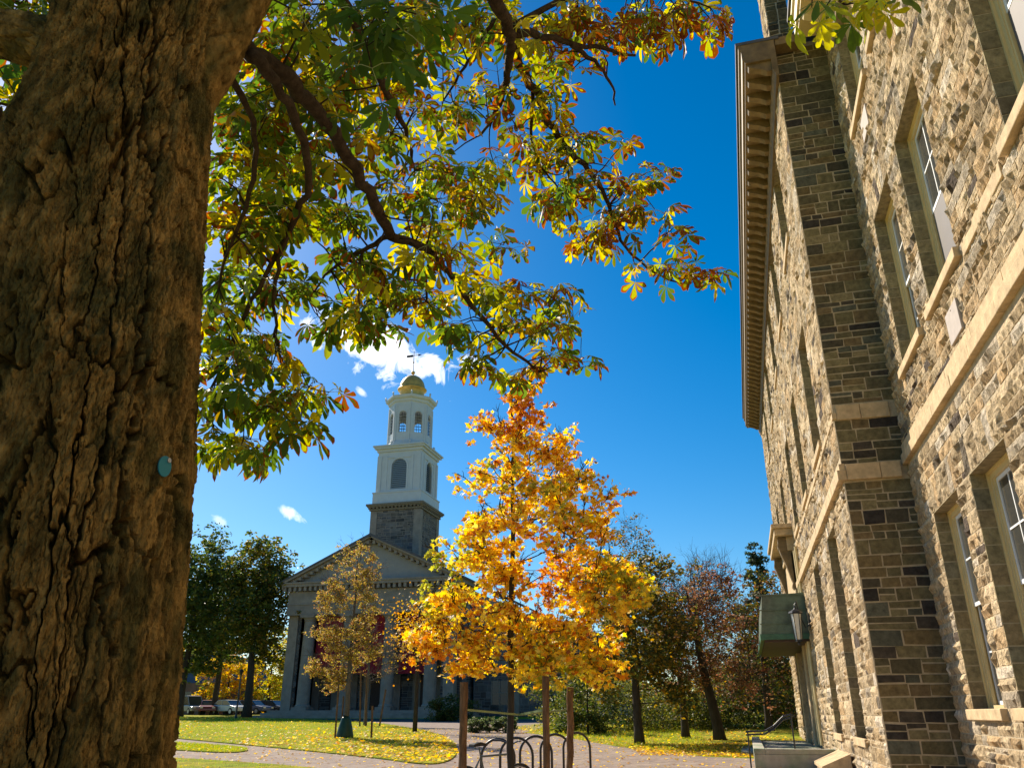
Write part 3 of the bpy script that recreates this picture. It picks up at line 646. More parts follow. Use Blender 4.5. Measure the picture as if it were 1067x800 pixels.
limb(bb, [(555, 95), (552, 150), (565, 180), (592, 206)], 5.1, 5.3, .012, .004)
limb(bb, [(407, 246), (375, 262), (345, 280), (320, 310)], 4.1, 4.4, .014, .004)
limb(bb, [(450, 262), (440, 300), (455, 330)], 4.3, 4.5, .010, .004)
limb(bb, [(531, 30), (600, -10), (680, -10), (740, 8)], 4.9, 5.6, .02, .005)
limb(bb, [(440, -120), (700, -110), (830, -40), (880, 5)], 3.9, 4.4, .03, .005)
limb(bb, [(20, 40), (40, 90), (38, 120), (30, 150)], 2.95, 3.4, .012, .005)
limb(bb, [(-60, 20), (-10, 80), (0, 130), (10, 180)], 3.2, 3.6, .016, .005)
# leaf clusters: x, y, spread x, spread y, distance, distance spread, clusters
blobs = [
 (20, 20, 30, 20, 3.9, .5, 12), (25, 100, 26, 30, 3.9, .5, 12), (20, 150, 25, 22, 3.8, .5, 9), (5, 180, 12, 15, 3.6, .4, 5),
 (250, 130, 22, 25, 4.3, .6, 11), (290, 60, 28, 30, 4.2, .6, 12), (330, 30, 35, 25, 4.4, .6, 13), (285, 110, 30, 28, 4.6, .5, 13), (345, 90, 28, 30, 4.4, .6, 12),
 (250, 190, 25, 25, 4.2, .5, 11), (300, 170, 25, 25, 4.4, .5, 10), (350, 160, 25, 25, 4.6, .5, 9), (245, 240, 22, 20, 4.0, .4, 9), (300, 225, 26, 20, 4.2, .5, 10), (345, 220, 22, 20, 4.5, .4, 8),
 (255, 290, 26, 22, 4.1, .4, 10), (225, 320, 14, 20, 4.0, .4, 7), (300, 290, 18, 20, 4.3, .4, 7), (240, 360, 22, 22, 4.1, .4, 9), (280, 370, 24, 20, 4.1, .3, 9), (225, 405, 16, 20, 4.1, .3, 7), (270, 415, 26, 16, 4.2, .3, 9), (318, 408, 16, 14, 4.2, .3, 5),
 (228, 455, 14, 12, 4.1, .3, 4), (262, 466, 20, 9, 4.2, .3, 5), (300, 440, 12, 14, 4.2, .3, 3),
 (400, 20, 30, 22, 4.2, .6, 10), (400, 70, 26, 26, 4.8, .5, 9), (450, 20, 28, 18, 5.0, .5, 9), (450, 65, 24, 22, 5.1, .5, 7), (500, 25, 25, 20, 5.1, .5, 8), (420, 120, 24, 20, 4.8, .4, 6), (380, 135, 22, 22, 4.7, .4, 6),
 (555, 25, 26, 18, 5.2, .4, 9), (600, 15, 24, 14, 5.3, .4, 8), (575, 65, 22, 16, 5.3, .4, 6), (625, 40, 20, 12, 5.3, .3, 5), (650, 14, 24, 10, 5.5, .3, 6), (700, 8, 22, 10, 5.6, .3, 6), (742, 14, 14, 8, 5.6, .2, 4), (700, 32, 14, 8, 5.6, .2, 3),
 (520, 80, 18, 20, 5.2, .3, 4), (480, 110, 20, 16, 5.1, .3, 4), (560, 100, 20, 16, 5.2, .3, 5), (545, 135, 20, 16, 5.3, .3, 5), (590, 150, 20, 16, 5.3, .3, 6), (560, 170, 24, 14, 5.3, .3, 6), (610, 190, 22, 16, 5.4, .3, 6), (585, 215, 24, 14, 5.4, .3, 6), (635, 220, 20, 18, 5.5, .3, 7), (625, 250, 22, 14, 5.5, .3, 6), (655, 190, 14, 12, 5.5, .2, 4), (640, 145, 10, 10, 5.5, .2, 2), (682, 183, 8, 8, 5.6, .1, 2), (685, 220, 10, 10, 5.6, .2, 2), (692, 245, 10, 8, 5.6, .2, 2), (665, 275, 10, 8, 5.6, .2, 2), (700, 280, 14, 7, 5.7, .2, 3), (732, 285, 8, 7, 5.8, .1, 3),
 (450, 175, 24, 18, 4.9, .3, 7), (500, 175, 22, 18, 5.0, .3, 6), (415, 195, 16, 16, 4.5, .3, 4), (450, 215, 22, 14, 4.6, .3, 6), (495, 215, 20, 14, 4.8, .3, 5), (520, 250, 18, 12, 5.0, .3, 4), (440, 250, 16, 12, 4.3, .3, 4),
 (470, 265, 20, 12, 4.5, .3, 5), (375, 270, 18, 14, 4.3, .3, 6), (365, 310, 22, 16, 4.4, .3, 6), (410, 300, 22, 16, 4.4, .3, 6), (450, 310, 20, 14, 4.5, .3, 6), (345, 330, 20, 10, 4.4, .3, 4), (400, 335, 22, 10, 4.5, .2, 5),
 (500, 305, 20, 14, 4.7, .3, 6), (545, 310, 22, 12, 4.8, .3, 6), (590, 308, 16, 9, 4.9, .2, 4), (540, 340, 24, 14, 4.8, .2, 7), (585, 345, 18, 12, 4.9, .2, 5), (480, 345, 20, 14, 4.7, .3, 6), (500, 375, 18, 10, 4.8, .2, 4), (570, 378, 20, 10, 4.9, .2, 5), (545, 390, 14, 7, 4.9, .2, 3), (600, 375, 8, 8, 4.9, .1, 2),
 (855, 8, 12, 10, 4.3, .2, 2), (885, 2, 14, 8, 4.3, .2, 3), (918, 5, 10, 6, 4.3, .2, 1),
 (395, 40, 26, 30, 2.9, .25, 6), (430, 15, 20, 15, 2.9, .2, 3), (325, 15, 14, 12, 3.2, .2, 3)]
P = []
for x, y, sx_, sy_, d, ds_, n in blobs:
    for _ in range(int(n*(1.2 if d > 3.5 else .9)+.5)):
        P.append(at(x+random.gauss(0, sx_*.6), y+random.gauss(0, sy_*.6), d+random.gauss(0, ds_*.6)))
P = np.array(P); NP = np.array([q for q, _ in nodes]); NR = np.array([r for _, r in nodes])
d = np.sqrt(((P[:, None]-NP[None])**2).sum(-1)); order = np.argsort(d.min(1)); leafP = []; leafD = []
for k in order:
    p = P[k]; dd_ = ((NP-p)**2).sum(1); b_ = int(np.argmin(dd_)); q = NP[b_]; ln = math.sqrt(dd_[b_])
    if ln < .02: continue
    n = max(3, int(ln/.06)); t = np.linspace(0, 1, n)[:, None]; mid = (p+q)/2+rng.normal(0, .12*ln, 3)+np.array((0, 0, .08*ln))
    Q = q*(1-t)**2+2*mid*t*(1-t)+p*t*t; Q[1:-1] += rng.normal(0, .004, Q[1:-1].shape)
    r0 = min(NR[b_]*.7, .0045+.004*ln); bb.tube(Q, np.linspace(r0, .0028, n), 5)
    if n > 3: NP = np.concatenate([NP, Q[2:]]); NR = np.concatenate([NR, np.linspace(r0, .0028, n)[2:]])
    leafP.append(p); leafD.append((p-mid)/(np.linalg.norm(p-mid)+1e-6))
bb.build('branches', M['twig'], cht, smooth=True)
lm = MB(); pet = MB(); LP = []; LR = []; LS = []
for p, dr in zip(leafP, leafD):
    m = random.choice((2, 3, 3, 4, 5)); az0 = random.uniform(0, 6.28)
    for q in range(m):
        az = az0+q*2*math.pi/m+random.gauss(0, .3); out = np.array((math.cos(az), math.sin(az), random.uniform(-.35, .35)))+dr*.5; out /= np.linalg.norm(out)
        pl = random.uniform(.05, .12); tip = p+out*pl+np.array((0, 0, -.01))
        pet.tube([p, (p+tip)/2+(0, 0, .01), tip], .0016, 3, cap=False)
        x = out*1.0+np.array((0, 0, -random.uniform(.1, .9))); x /= np.linalg.norm(x); z = np.array((0, 0, 1.))+rng.normal(0, .35, 3); z = z-x*z.dot(x); z /= np.linalg.norm(z); y = np.cross(z, x)
        LP.append(tip); LR.append(np.stack([x, y, z], -1)); LS.append(random.uniform(.068, .124))
LP = np.array(LP); LR = np.array(LR); LS = np.array(LS); n = len(LP)
print('chestnut leaves', n)
# edge of the crown turns first: browner to the right and outward
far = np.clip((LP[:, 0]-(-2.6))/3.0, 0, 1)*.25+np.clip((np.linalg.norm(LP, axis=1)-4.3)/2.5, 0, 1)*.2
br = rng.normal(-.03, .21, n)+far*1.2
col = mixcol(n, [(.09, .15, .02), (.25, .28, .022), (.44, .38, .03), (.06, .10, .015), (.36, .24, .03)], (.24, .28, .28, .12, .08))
near_ = np.linalg.norm(LP-np.array((0, 0, EYE)), axis=1) < 3.5; tr_ = (LP[:, 0] > .3) & (LP[:, 2] > 4); br[tr_] = -.1; col[tr_] = mixcol(int(tr_.sum()), [(.44, .40, .03), (.30, .33, .03)], (.6, .4)); col[near_] = mixcol(int(near_.sum()), [(.05, .10, .014), (.08, .13, .015)], (.6, .4)); br[near_] = -.3  # nearest leaves coloured dark green, their shade painted in
pick = rng.uniform(size=n) < np.clip(.55-(LP[:, 0]+2.4)*.3, .12, .6); col[pick] = mixcol(int(pick.sum()), [(.06, .11, .015), (.10, .15, .018), (.15, .19, .02)], (.4, .35, .25))  # more dark leaves to the left, backlit silhouettes put into the colour
kind_ = rng.integers(0, len(CHV), n)
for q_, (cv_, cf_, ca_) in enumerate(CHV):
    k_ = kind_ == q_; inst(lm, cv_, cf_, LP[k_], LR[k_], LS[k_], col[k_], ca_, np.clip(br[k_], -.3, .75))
lm.build('leaves', M['leaf'], cht, smooth=True); pet.build('leaf_stalks', M['folthin'] if False else M['strap'], cht)
# teal tag nailed to the trunk
tp = at(169, 486, 1.97)
r_ = ray(169, 486); r_ /= np.linalg.norm(r_)
z0 = EYE+r_[2]*1.9; 
# march along the ray until the bark surface
s_ = 1.2
while s_ < 3:
    q = np.array((0, 0, EYE))+r_*s_; zi = min(NZ-1, max(0, int((q[2]-zt[0])/(zt[-1]-zt[0])*(NZ-1)))); a_ = math.atan2(q[1]-cyi[zi], q[0]-cxi[zi]) % (2*math.pi)
    if math.hypot(q[0]-cxi[zi], q[1]-cyi[zi]) < RR[zi, min(NT-1, int(np.searchsorted(th, a_)))]+.004: break
    s_ += .005
nrm = np.array((q[0]-cxi[zi], q[1]-cyi[zi], 0)); nrm /= np.linalg.norm(nrm); nrm = nrm-.0*r_
tg = thing('tree_tag', tuple(q), 'small round teal tag nailed to the chestnut bark', 'tag')
b = MB(); uu = np.cross((0, 0, 1), nrm); a = np.linspace(0, 2*math.pi, 24, endpoint=False); pts = [(.021*math.cos(t), .026*math.sin(t)) for t in a]
b.ext(pts, q+nrm*.006, uu, (0, 0, 1), nrm*.003); b.build('disc', M['tag'], tg)
b = MB(); b.ext([(.006*math.cos(t)+.008, .006*math.sin(t)+.017) for t in a], q+nrm*.0085, uu, (0, 0, 1), nrm*.004); b.build('nail', M['steel'], tg)

# ------------------------------------------------------------------ generic trees
def tree(name, base, label, crown, leaves, cols, probs, lsize, m, height, tr, bark='greybark', tmpl='leaf', group=None, clump=.5, lean=(0, 0), twigs=True, flat=.8, fork=.35, bare=0, tint=None, cat='tree', barelen=1.2, nlimb=3.2, jit=.2):
    """crown: list of (dx, dy, z, rx, ry, rz, clumps) relative to base"""
    x, y = base; z0 = gz(y); t = thing(name, (x, y, z0), label, cat, group)
    O = np.array((x, y, z0)); mb = MB(); NPt = []; NRr = []
    k = 14; s = np.linspace(0, 1, k); T = O+np.stack([lean[0]*s+np.cumsum(rng.normal(0, .018*height/6, k)), lean[1]*s+np.cumsum(rng.normal(0, .018*height/6, k)), s*height], -1); T[0] = O-(0, 0, .15)
    rd = tr*(1-s)**.75+.012; rd[0] = tr*1.35; mb2 = MB(); mb2.tube(T, rd, 10)
    tk = mb2.build('trunk', M[bark], t, smooth=True)
    for i in range(k):
        if s[i] >= fork*.9: NPt.append(T[i]); NRr.append(rd[i])
    NPt = np.array(NPt); NRr = np.array(NRr)
    P = []; 
    for dx, dy, cz, rx, ry, rz, n in crown:
        for _ in range(n):
            v = rng.normal(size=3); v /= np.linalg.norm(v); v *= rng.uniform(.35, 1)**.5
            P.append((O+(dx, dy, cz-0)+v*(rx, ry, rz)))
    P = np.array(P); order = np.argsort([np.min(((NPt-p)**2).sum(1)) for p in P])
    for kk in order:
        p = P[kk]; D = np.sqrt(((NPt-p)**2).sum(1))+np.maximum(0, NPt[:, 2]-p[2])*1.2; b_ = int(np.argmin(D)); q = NPt[b_]; ln = np.linalg.norm(p-q)
        if ln < .05: continue
        n = 5; tt = np.linspace(0, 1, n)[:, None]; mid = (p*.55+q*.45)+rng.normal(0, .08*ln, 3)-np.array((0, 0, .08*ln))
        Q = q*(1-tt)**2+2*mid*tt*(1-tt)+p*tt*tt; r0 = min(NRr[b_]*.75, .012*nlimb/3.2*ln+.008)
        rs = np.linspace(r0, .006 if lsize < .2 else .012, n); mb.tube(Q, rs, 5, cap=False); NPt = np.concatenate([NPt, Q[1:]]); NRr = np.concatenate([NRr, rs[1:]])
        if bare:
            for _ in range(bare):
                a0 = Q[rng.integers(1, n)]; dr = rng.normal(0, .55, 3)+(p-q)/ln*.8+(0, 0, .7); dr /= np.linalg.norm(dr); L_ = barelen*rng.uniform(.5, 1)
                mm = a0+dr*L_*.5+rng.normal(0, .06*L_, 3); ee = a0+dr*L_+rng.normal(0, .1*L_, 3); mb.tube([a0, mm, ee], [.010, .007, .003], 3, cap=False)
                for _ in range(3):
                    d2 = dr+rng.normal(0, .5, 3); d2 /= np.linalg.norm(d2); b0 = mm+(ee-mm)*rng.uniform(0, .8); mb.tube([b0, b0+d2*L_*.25, b0+d2*L_*.45+rng.normal(0, .03, 3)], [.006, .004, .002], 3, cap=False)
    mb.build('limbs', M[bark], tk)
    if leaves:
        # leaves hang in sprays round the clump centres
        nsp = max(1, leaves//14); ci = rng.integers(0, len(P), nsp); sp = P[ci]+rng.normal(0, clump, (nsp, 3))*(1, 1, .62)
        LPs = sp[rng.integers(0, nsp, leaves)]+rng.normal(0, clump*.30, (leaves, 3))*(1, 1, .7)
        c = mixcol(leaves, cols, probs, jit); lb = MB()
        if tint is not None: c = tint(LPs-O, c)
        tv, tf = (MAP_V, MAP_F) if tmpl == 'maple' else (LEAF_V, LEAF_F)
        inst(lb, tv, tf, LPs, rotm(leaves, flat=flat), rng.uniform(.7, 1.25, leaves)*lsize, c); lb.build('crown', M[m], t)
    return t
def fwd(d, x):      # ground position at column x of the photograph, d metres off
    r = ray(x, 745); h = math.hypot(r[0], r[1]); return (r[0]/h*d, r[1]/h*d)
def maple_tint(p, c):
    f = np.sin(p[:, 0]*2.1+1.0)*np.sin(p[:, 2]*2.3+.4)+.6*np.sin(p[:, 1]*2.6+p[:, 2]*1.7)+rng.normal(0, .45, len(p))
    h = np.clip((p[:, 2]-3.6)/2.2, 0, 1); n = len(p)
    org = mixcol(n, [(.60, .24, .022), (.46, .14, .02), (.66, .34, .03), (.30, .10, .03)], (.4, .25, .25, .1)); grn = mixcol(n, [(.34, .34, .045), (.24, .26, .035), (.46, .42, .06)], (.4, .3, .3))
    c = np.where((f+h*.45 > .85)[:, None], org, c); return np.where((f < -1.0)[:, None], grn, c)
# young maple on stakes: crown lobes from the photograph at about 11.5 m
MD = 11.6; mbse = fwd(MD, 541); mz = gz(mbse[1])
crown = []
for x, y, rx, ry, n in [(545, 418, 10, 16, 3), (543, 444, 26, 14, 7), (520, 448, 16, 10, 4), (578, 468, 22, 16, 5), (545, 480, 24, 16, 6), (590, 500, 26, 15, 5), (520, 512, 26, 14, 5), (560, 520, 30, 18, 8), (615, 530, 30, 20, 7), (530, 552, 45, 20, 10), (590, 560, 45, 22, 10),
  (462, 578, 22, 8, 4), (500, 590, 34, 18, 9), (560, 600, 50, 22, 13), (630, 600, 36, 20, 9), (650, 612, 18, 10, 4), (464, 622, 24, 14, 7), (510, 640, 40, 20, 10), (585, 640, 46, 22, 12), (640, 640, 28, 16, 6), (466, 665, 30, 16, 8), (446, 672, 11, 12, 3), (485, 690, 32, 13, 8), (545, 680, 34, 18, 9), (610, 672, 32, 16, 8), (612, 697, 22, 8, 4), (560, 700, 22, 8, 4)]:
    p = at(x, y, MD/math.cos(math.atan2(ray(x, y)[2], math.hypot(ray(x, y)[0], ray(x, y)[1])))); s = np.linalg.norm(p-np.array((0, 0, EYE)))/831
    crown.append((p[0]-mbse[0], p[1]-mbse[1]+rng.normal(0, .3), p[2]-mz, rx*s, min(1.1, rx*s*1.3), ry*s, n))
tree('maple_tree', mbse, 'young maple with bright yellow and orange leaves held by wooden stakes', crown, 19500,
     [(.74, .50, .035), (.84, .64, .06), (.66, .32, .025), (.50, .17, .02), (.78, .62, .12), (.26, .10, .025), (.42, .40, .06)], (.26, .30, .13, .08, .13, .06, .06), .080, 'fol', 6.3, .040, 'darkbark', 'maple', tint=maple_tint, bare=2, barelen=.35, clump=.15, flat=1.1, fork=.3, nlimb=2.6)
stk = []
for x, y0, d_, r_, nm in ((481, 700, 10.9, .052, 'cedar stake left of the young maple, the one with the bicycle wheel behind it'), (566, 690, 11.0, .047, 'cedar stake just right of the thin maple trunk'), (588, 694, 11.9, .046, 'slightly leaning cedar stake farthest right beside the maple')):
    p = fwd(d_, x+3 if x > 500 else x+2); t = thing('tree_stake', (p[0], p[1], gz(p[1])), nm, 'stake', 'stakes round the young maple'); b = MB(); zt_ = 1.72+.06*(x % 3)
    lx = .05 if x > 580 else 0
    Pq = [(p[0]+lx*s, p[1], gz(p[1])-.1+(zt_+.1)*s) for s in np.linspace(0, 1, 12)]; b.tube(np.array(Pq)+rng.normal(0, .004, (12, 3)), r_*rng.uniform(.93, 1.06, 12), 12); b.build('post', M['post'], t, smooth=False); stk.append(p)
cz = 1.62
t = thing('guy_strap', (*mbse, cz), 'pale green strap tying the maple trunk to its stakes', 'strap'); b = MB()
m3 = np.array((*mbse, cz-.02))
for i_, p in enumerate(stk): e = np.array((p[0], p[1], cz+.04)); b.bar(e, m3, .012, .025); 
b.build('strap', M['strap'], t)

# small hornbeams staked on the lawn
hb = ong(359, 769)
cr = [(0, 0, 3.9, 1.2, 1.1, .9, 24), (-.1, 0, 5.6, 1.45, 1.3, 1.4, 36), (-.1, 0, 7.2, 1.0, .9, 1.1, 20), (-1.1, 0, 2.9, 1.0, .9, .5, 12), (-1.0, -.2, 4.3, .9, .8, .5, 9), (.5, .1, 3.2, .9, .9, .5, 5), (-.9, .2, 2.2, .8, .6, .3, 8)]
HB = [(.32, .24, .05), (.38, .29, .06), (.24, .12, .05), (.34, .16, .06), (.22, .20, .04), (.42, .31, .18)]
tree('hornbeam_tree', hb, 'small tree of thinning yellow-brown leaves with a green watering bag at its foot', cr, 22000, HB, (.25, .25, .15, .12, .15, .08), .075, 'folthin', 7.6, .11, 'greybark', clump=.17, bare=4, barelen=.8, fork=.25, group=None, nlimb=2)
h2 = ong(380, 756)
tree('hornbeam_tree', h2, 'nearly bare small tree with pale spreading twigs, just behind the one with the watering bag', [(.6, 0, 3.6, 1.5, 1.0, 1.3, 26), (1.6, 0, 4.3, .9, .9, 1.1, 14), (0, 0, 5.2, 1.0, 1.0, 1.4, 14)], 1100, HB, (.2, .2, .2, .2, .1, .1), .08, 'folthin', 5.6, .10, 'greybark', clump=.25, bare=6, barelen=1.1, fork=.3, nlimb=2)
p = hb; t = thing('watering_bag', (p[0], p[1], gz(p[1])), 'dark green watering bag wrapped round the small tree on the lawn', 'watering bag'); b = MB()
b.lathe([(.36, 0), (.37, .08), (.30, .4), (.20, .75), (.14, .88), (.13, .84)], (p[0], p[1], gz(p[1])+.02), 18); b.build('bag', M['bag'], t, smooth=True)
b = MB(); b.bar((p[0]+.0, p[1]-.37, gz(p[1])+.1), (p[0], p[1]-.15, gz(p[1])+.86), .02, .01, (1, 0, 0)); b.build('zip', M['black'], t)
for xb, yb, xt, yt, r_, lb in ((349, 770, 353, 712, .04, 'thin dark stake leaning left of the green watering bag'), (355, 769, 358, 725, .035, 'short dark stake pressed against the green watering bag'), (387, 770, 388, 735, .045, 'short dark stake alone on the lawn right of the watering bag'), (395, 757, 402, 718, .055, 'pale brown leaning stake right of the nearly bare tree'), (375, 757, 376, 700, .05, 'upright wooden stake left of the nearly bare tree'), (381, 757, 382, 702, .05, 'upright wooden stake touching the nearly bare tree')):
    g_ = ong(xb, yb); rr_ = ray(xt, yt); tt = g_[1]/rr_[1]; top = np.array((rr_[0]*tt, g_[1], EYE+rr_[2]*tt))
    t = thing('tree_stake', (g_[0], g_[1], gz(g_[1])), lb, 'stake', 'stakes on the lawn'); b = MB(); b.tube([(g_[0], g_[1], gz(g_[1])-.1), tuple(top)], r_, 8); b.build('post', M['post'], t)
g_ = ong(432, 763); t = thing('slim_tree', (g_[0], g_[1], gz(g_[1])), 'slim dark-trunked orange tree at the lawn edge before the chapel columns', 'tree'); b = MB()
b.tube([(g_[0], g_[1], gz(g_[1])-.1), (g_[0]+.02, g_[1], 2.2), (g_[0]-.02, g_[1], 4.6), (g_[0], g_[1], 7)], [.13, .11, .09, .04], 8); 
b.build('trunk', M['darkbark'], t, smooth=True)
b = MB(); cP = np.array((g_[0], g_[1], 5.2))
for _ in range(26):
    e = cP+rng.normal(0, 1, 3)*(.9, .9, .9)+(0, 0, .6); b.tube([(g_[0], g_[1], 3.6+random.random()*2.5), (e+cP)/2, e], [.025, .015, .006], 4)
b.build('limbs', M['darkbark'], t)
lb = MB(); n = 1500; inst(lb, MAP_V, MAP_F, cP+rng.normal(0, 1, (n, 3))*(.8, .8, .8)+(0, 0, .4), rotm(n, flat=1), rng.uniform(.08, .14, n), mixcol(n, [(.6, .36, .03), (.5, .22, .03)], (.6, .4))); lb.build('crown', M['fol'], t)

GR = [(.045, .075, .015), (.07, .10, .018), (.10, .12, .02), (.13, .11, .02), (.035, .055, .015)]
def dtree(name, x, d_, label, height, tr, cr, n, cols, probs, ls, **k):
    return tree(name, fwd(d_, x), label, cr, n, cols, probs, ls, k.pop('m', 'fol'), height, tr, k.pop('bark', 'darkbark'), **k)
def ell(h0, h1, w_, n, lob=9, dens=5):
    out = [(0, 0, (h0+h1)/2, w_*.5, w_*.5, (h1-h0)*.36, dens*3)]
    for q in range(lob):
        a = q*2.4+random.random(); f_ = (q+.5)/lob; rr_ = w_*.62*math.sin(math.pi*(.15+.75*f_))**.8
        out.append((rr_*math.cos(a), rr_*math.sin(a), h0+(h1-h0)*f_, w_*.3, w_*.3, (h1-h0)*.14, dens))
    return out
# left background
dtree('linden_tree', 186, 88, 'dark green tree partly hidden behind the chestnut trunk', 15, .4, ell(5.0, 16.3, 5.0, 0, 14, 8), 15000, GR, (.2, .3, .25, .1, .15), .36, clump=.9, fork=.2)
dtree('linden_tree', 257, 82, 'green tree with straight dark trunk left of the chapel', 13.6, .4, ell(5.2, 15.2, 3.9, 0, 16, 8), 15000, GR+[(.28, .22, .03), (.22, .14, .03)], (.18, .26, .25, .12, .1, .16, .1), .34, clump=.75, fork=.25)
dtree('linden_tree', 222, 96, 'green tree filling the gap between the two dark lindens', 12.5, .35, ell(6.0, 14.2, 4.0, 0, 12, 7), 8000, GR, (.2, .3, .25, .1, .15), .36, clump=.85, fork=.25)
YL = [(.60, .42, .04), (.50, .46, .05), (.66, .36, .03), (.40, .40, .04)]
dtree('maple_tree', 234, 108, 'orange-yellow tree beyond the parked cars', 5, .2, ell(1.0, 8.0, 4.6, 0, 9, 6), 9500, YL, (.4, .15, .35, .1), .26, clump=.5, fork=.15)
dtree('maple_tree', 278, 112, 'yellow-green tree beyond the cars beside the chapel corner', 8, .2, ell(1.0, 9.6, 4.2, 0, 9, 6), 8000, YL, (.2, .45, .05, .3), .28, clump=.6, fork=.15)
# right background
OL = [(.10, .10, .02), (.20, .14, .025), (.05, .065, .018), (.34, .20, .03), (.035, .045, .015)]
dtree('oak_tree', 665, 30, 'dark olive tree with orange top right of the young maple', 6.0, .17, ell(1.6, 6.6, 2.4, 0, 12, 7), 15000, OL, (.3, .22, .22, .14, .12), .15, clump=.36, fork=.25, clumps=None) if False else None
dtree('oak_tree', 665, 32, 'dark olive tree with orange-tinged top right of the young maple', 5.8, .17, ell(1.6, 6.4, 2.6, 0, 12, 7), 15000, OL, (.3, .22, .22, .14, .12), .15, clump=.36, fork=.25)
BR = [(.22, .10, .055), (.16, .08, .05), (.24, .13, .06), (.12, .08, .045), (.30, .20, .12)]
dtree('oak_tree', 748, 35, 'tall reddish-brown tree with bare twigs at the top', 6.0, .22, ell(1.5, 6.0, 2.7, 0, 11, 6)+[(-.6, 0, 5.9, 1.9, 1.2, .8, 12)], 6500, BR, (.3, .2, .2, .15, .1), .12, clump=.34, bare=5, barelen=1.25, fork=.2, lean=(-.8, 0), m='folthin')
dtree('oak_tree', 713, 36, 'slim dark-trunked tree left of the reddish-brown one', 5.5, .16, ell(1.8, 5.6, 1.9, 0, 9, 5)+[(0, 0, 6.0, 1.4, 1.2, .8, 8)], 5200, BR+OL, (.2, .15, .15, .1, .05, .1, .1, .1, .05, .1), .13, clump=.34, bare=4, barelen=1.2, fork=.3, m='folthin')
dtree('oak_tree', 800, 44, 'dark bronze-green tree rising behind the entrance canopy', 6.8, .2, ell(.6, 6.9, 3.4, 0, 11, 7), 11000, OL+BR, (.2, .15, .2, .05, .2, .06, .06, .05, .08, .02), .17, clump=.45, bare=3, barelen=1.2, fork=.15)
dtree('pine_tree', 806, 60, 'dark evergreen whose tip shows above the green canopy', 11.4, .2, [(0, 0, 2.4+i*1.0, 2.3-i*.22, 2.3-i*.22, .5, 9) for i in range(9)]+[(0, 0, 11.2, .3, .3, .5, 4)], 9000, [(.03, .05, .025), (.045, .065, .03)], (.5, .5), .2, clump=.22, fork=.1)
dtree('elm_tree', 640, 62, 'thin-leaved tree with bare twigs beyond the young maple', 13.0, .25, ell(4, 13.5, 4.4, 0, 11, 6), 5500, OL+BR, (.3, .2, .1, .1, .1, .05, .05, .04, .04, .02), .2, clump=.7, bare=6, barelen=1.7, fork=.2)
dtree('elm_tree', 735, 70, 'bare grey-twigged tree far behind the reddish-brown one', 11.0, .25, ell(3, 11.4, 5.4, 0, 11, 8), 900, BR, (.3, .2, .2, .15, .1), .2, clump=.7, bare=9, barelen=1.9, fork=.2, bark='greybark')
# shrubs
def shrub(x, d_, w_, h_, n, cols, label, ls=.12, name='shrub', cl=26, group=None):
    p = fwd(d_, x); tree(name, p, label, [(0, 0, h_*.45, w_, w_*.8, h_*.42, cl), (0, 0, h_*.12, w_, w_*.8, h_*.1, cl//2)], n, cols, [1/len(cols)]*len(cols), ls, 'fol', h_*.6, .05, 'darkbark', clump=w_*.16, fork=.1, cat='shrub', group=group)
YG = [(.16, .17, .03), (.25, .21, .04), (.10, .12, .025), (.06, .08, .02)]
for x, d_, w_, h_, lab in ((630, 44, 3.2, 2.8, 'yellow-green shrub left of the dark olive tree trunk'), (690, 46, 3.0, 3.0, 'yellow-green shrub between the two dark trunks'), (735, 47, 3.0, 3.2, 'speckled green shrub behind the leaning dark trunk'), (785, 48, 3.0, 4.4, 'green shrub behind the landing handrail'), (825, 50, 2.4, 3.4, 'yellow-lit shrub close to the far end of the stone hall')):
    shrub(x, d_, w_, h_, 8500, YG, lab)
for x, d_, w_, h_, lab in ((612, 40, 1.4, 3.4, 'dark many-stemmed bush right of the maple stakes'), (594, 47, 2.0, 4.4, 'tall dark bush against the chapel wing'), (470, 62, 1.6, 2.0, 'dark low bush by the chapel portico steps')):
    shrub(x, d_, w_, h_, 7000, GR, lab)
for k, (x, wd) in enumerate(((496, .5), (510, .6), (527, .6))):
    p = ong(x, 763); tree('boxwood_ball', (p[0], p[1]), ('leftmost', 'middle', 'rightmost')[k]+' clipped round boxwood in the chapel bed', [(0, 0, .34, wd, wd, .32, 40)], 4200, [(.09, .12, .04), (.13, .15, .06)], (.5, .5), .07, 'fol', .3, .03, 'darkbark', clump=.07, fork=.1, cat='shrub', group='boxwoods in the chapel bed')
# far wood that closes the horizon
wd = MB(); n = 42000; az = rng.uniform(-52, 40, n); dd_ = rng.uniform(125, 170, n); bump_ = 6.5+2.5*np.sin(az*.31)+1.8*np.sin(az*.9+2)+1.1*np.sin(az*2.3); zf = rng.uniform(0, 1, n)**.8
Pw = np.stack([dd_*np.sin(np.radians(az)), dd_*np.cos(np.radians(az)), 1.6+zf*bump_], -1); inst(wd, LEAF_V, LEAF_F, Pw, rotm(n), rng.uniform(.8, 1.6, n), mixcol(n, OL+YG, [.12]*9, .3))
tag(wd.build('distant_wood', M['fol']), 'mixed autumn woods closing the horizon', kind='stuff')

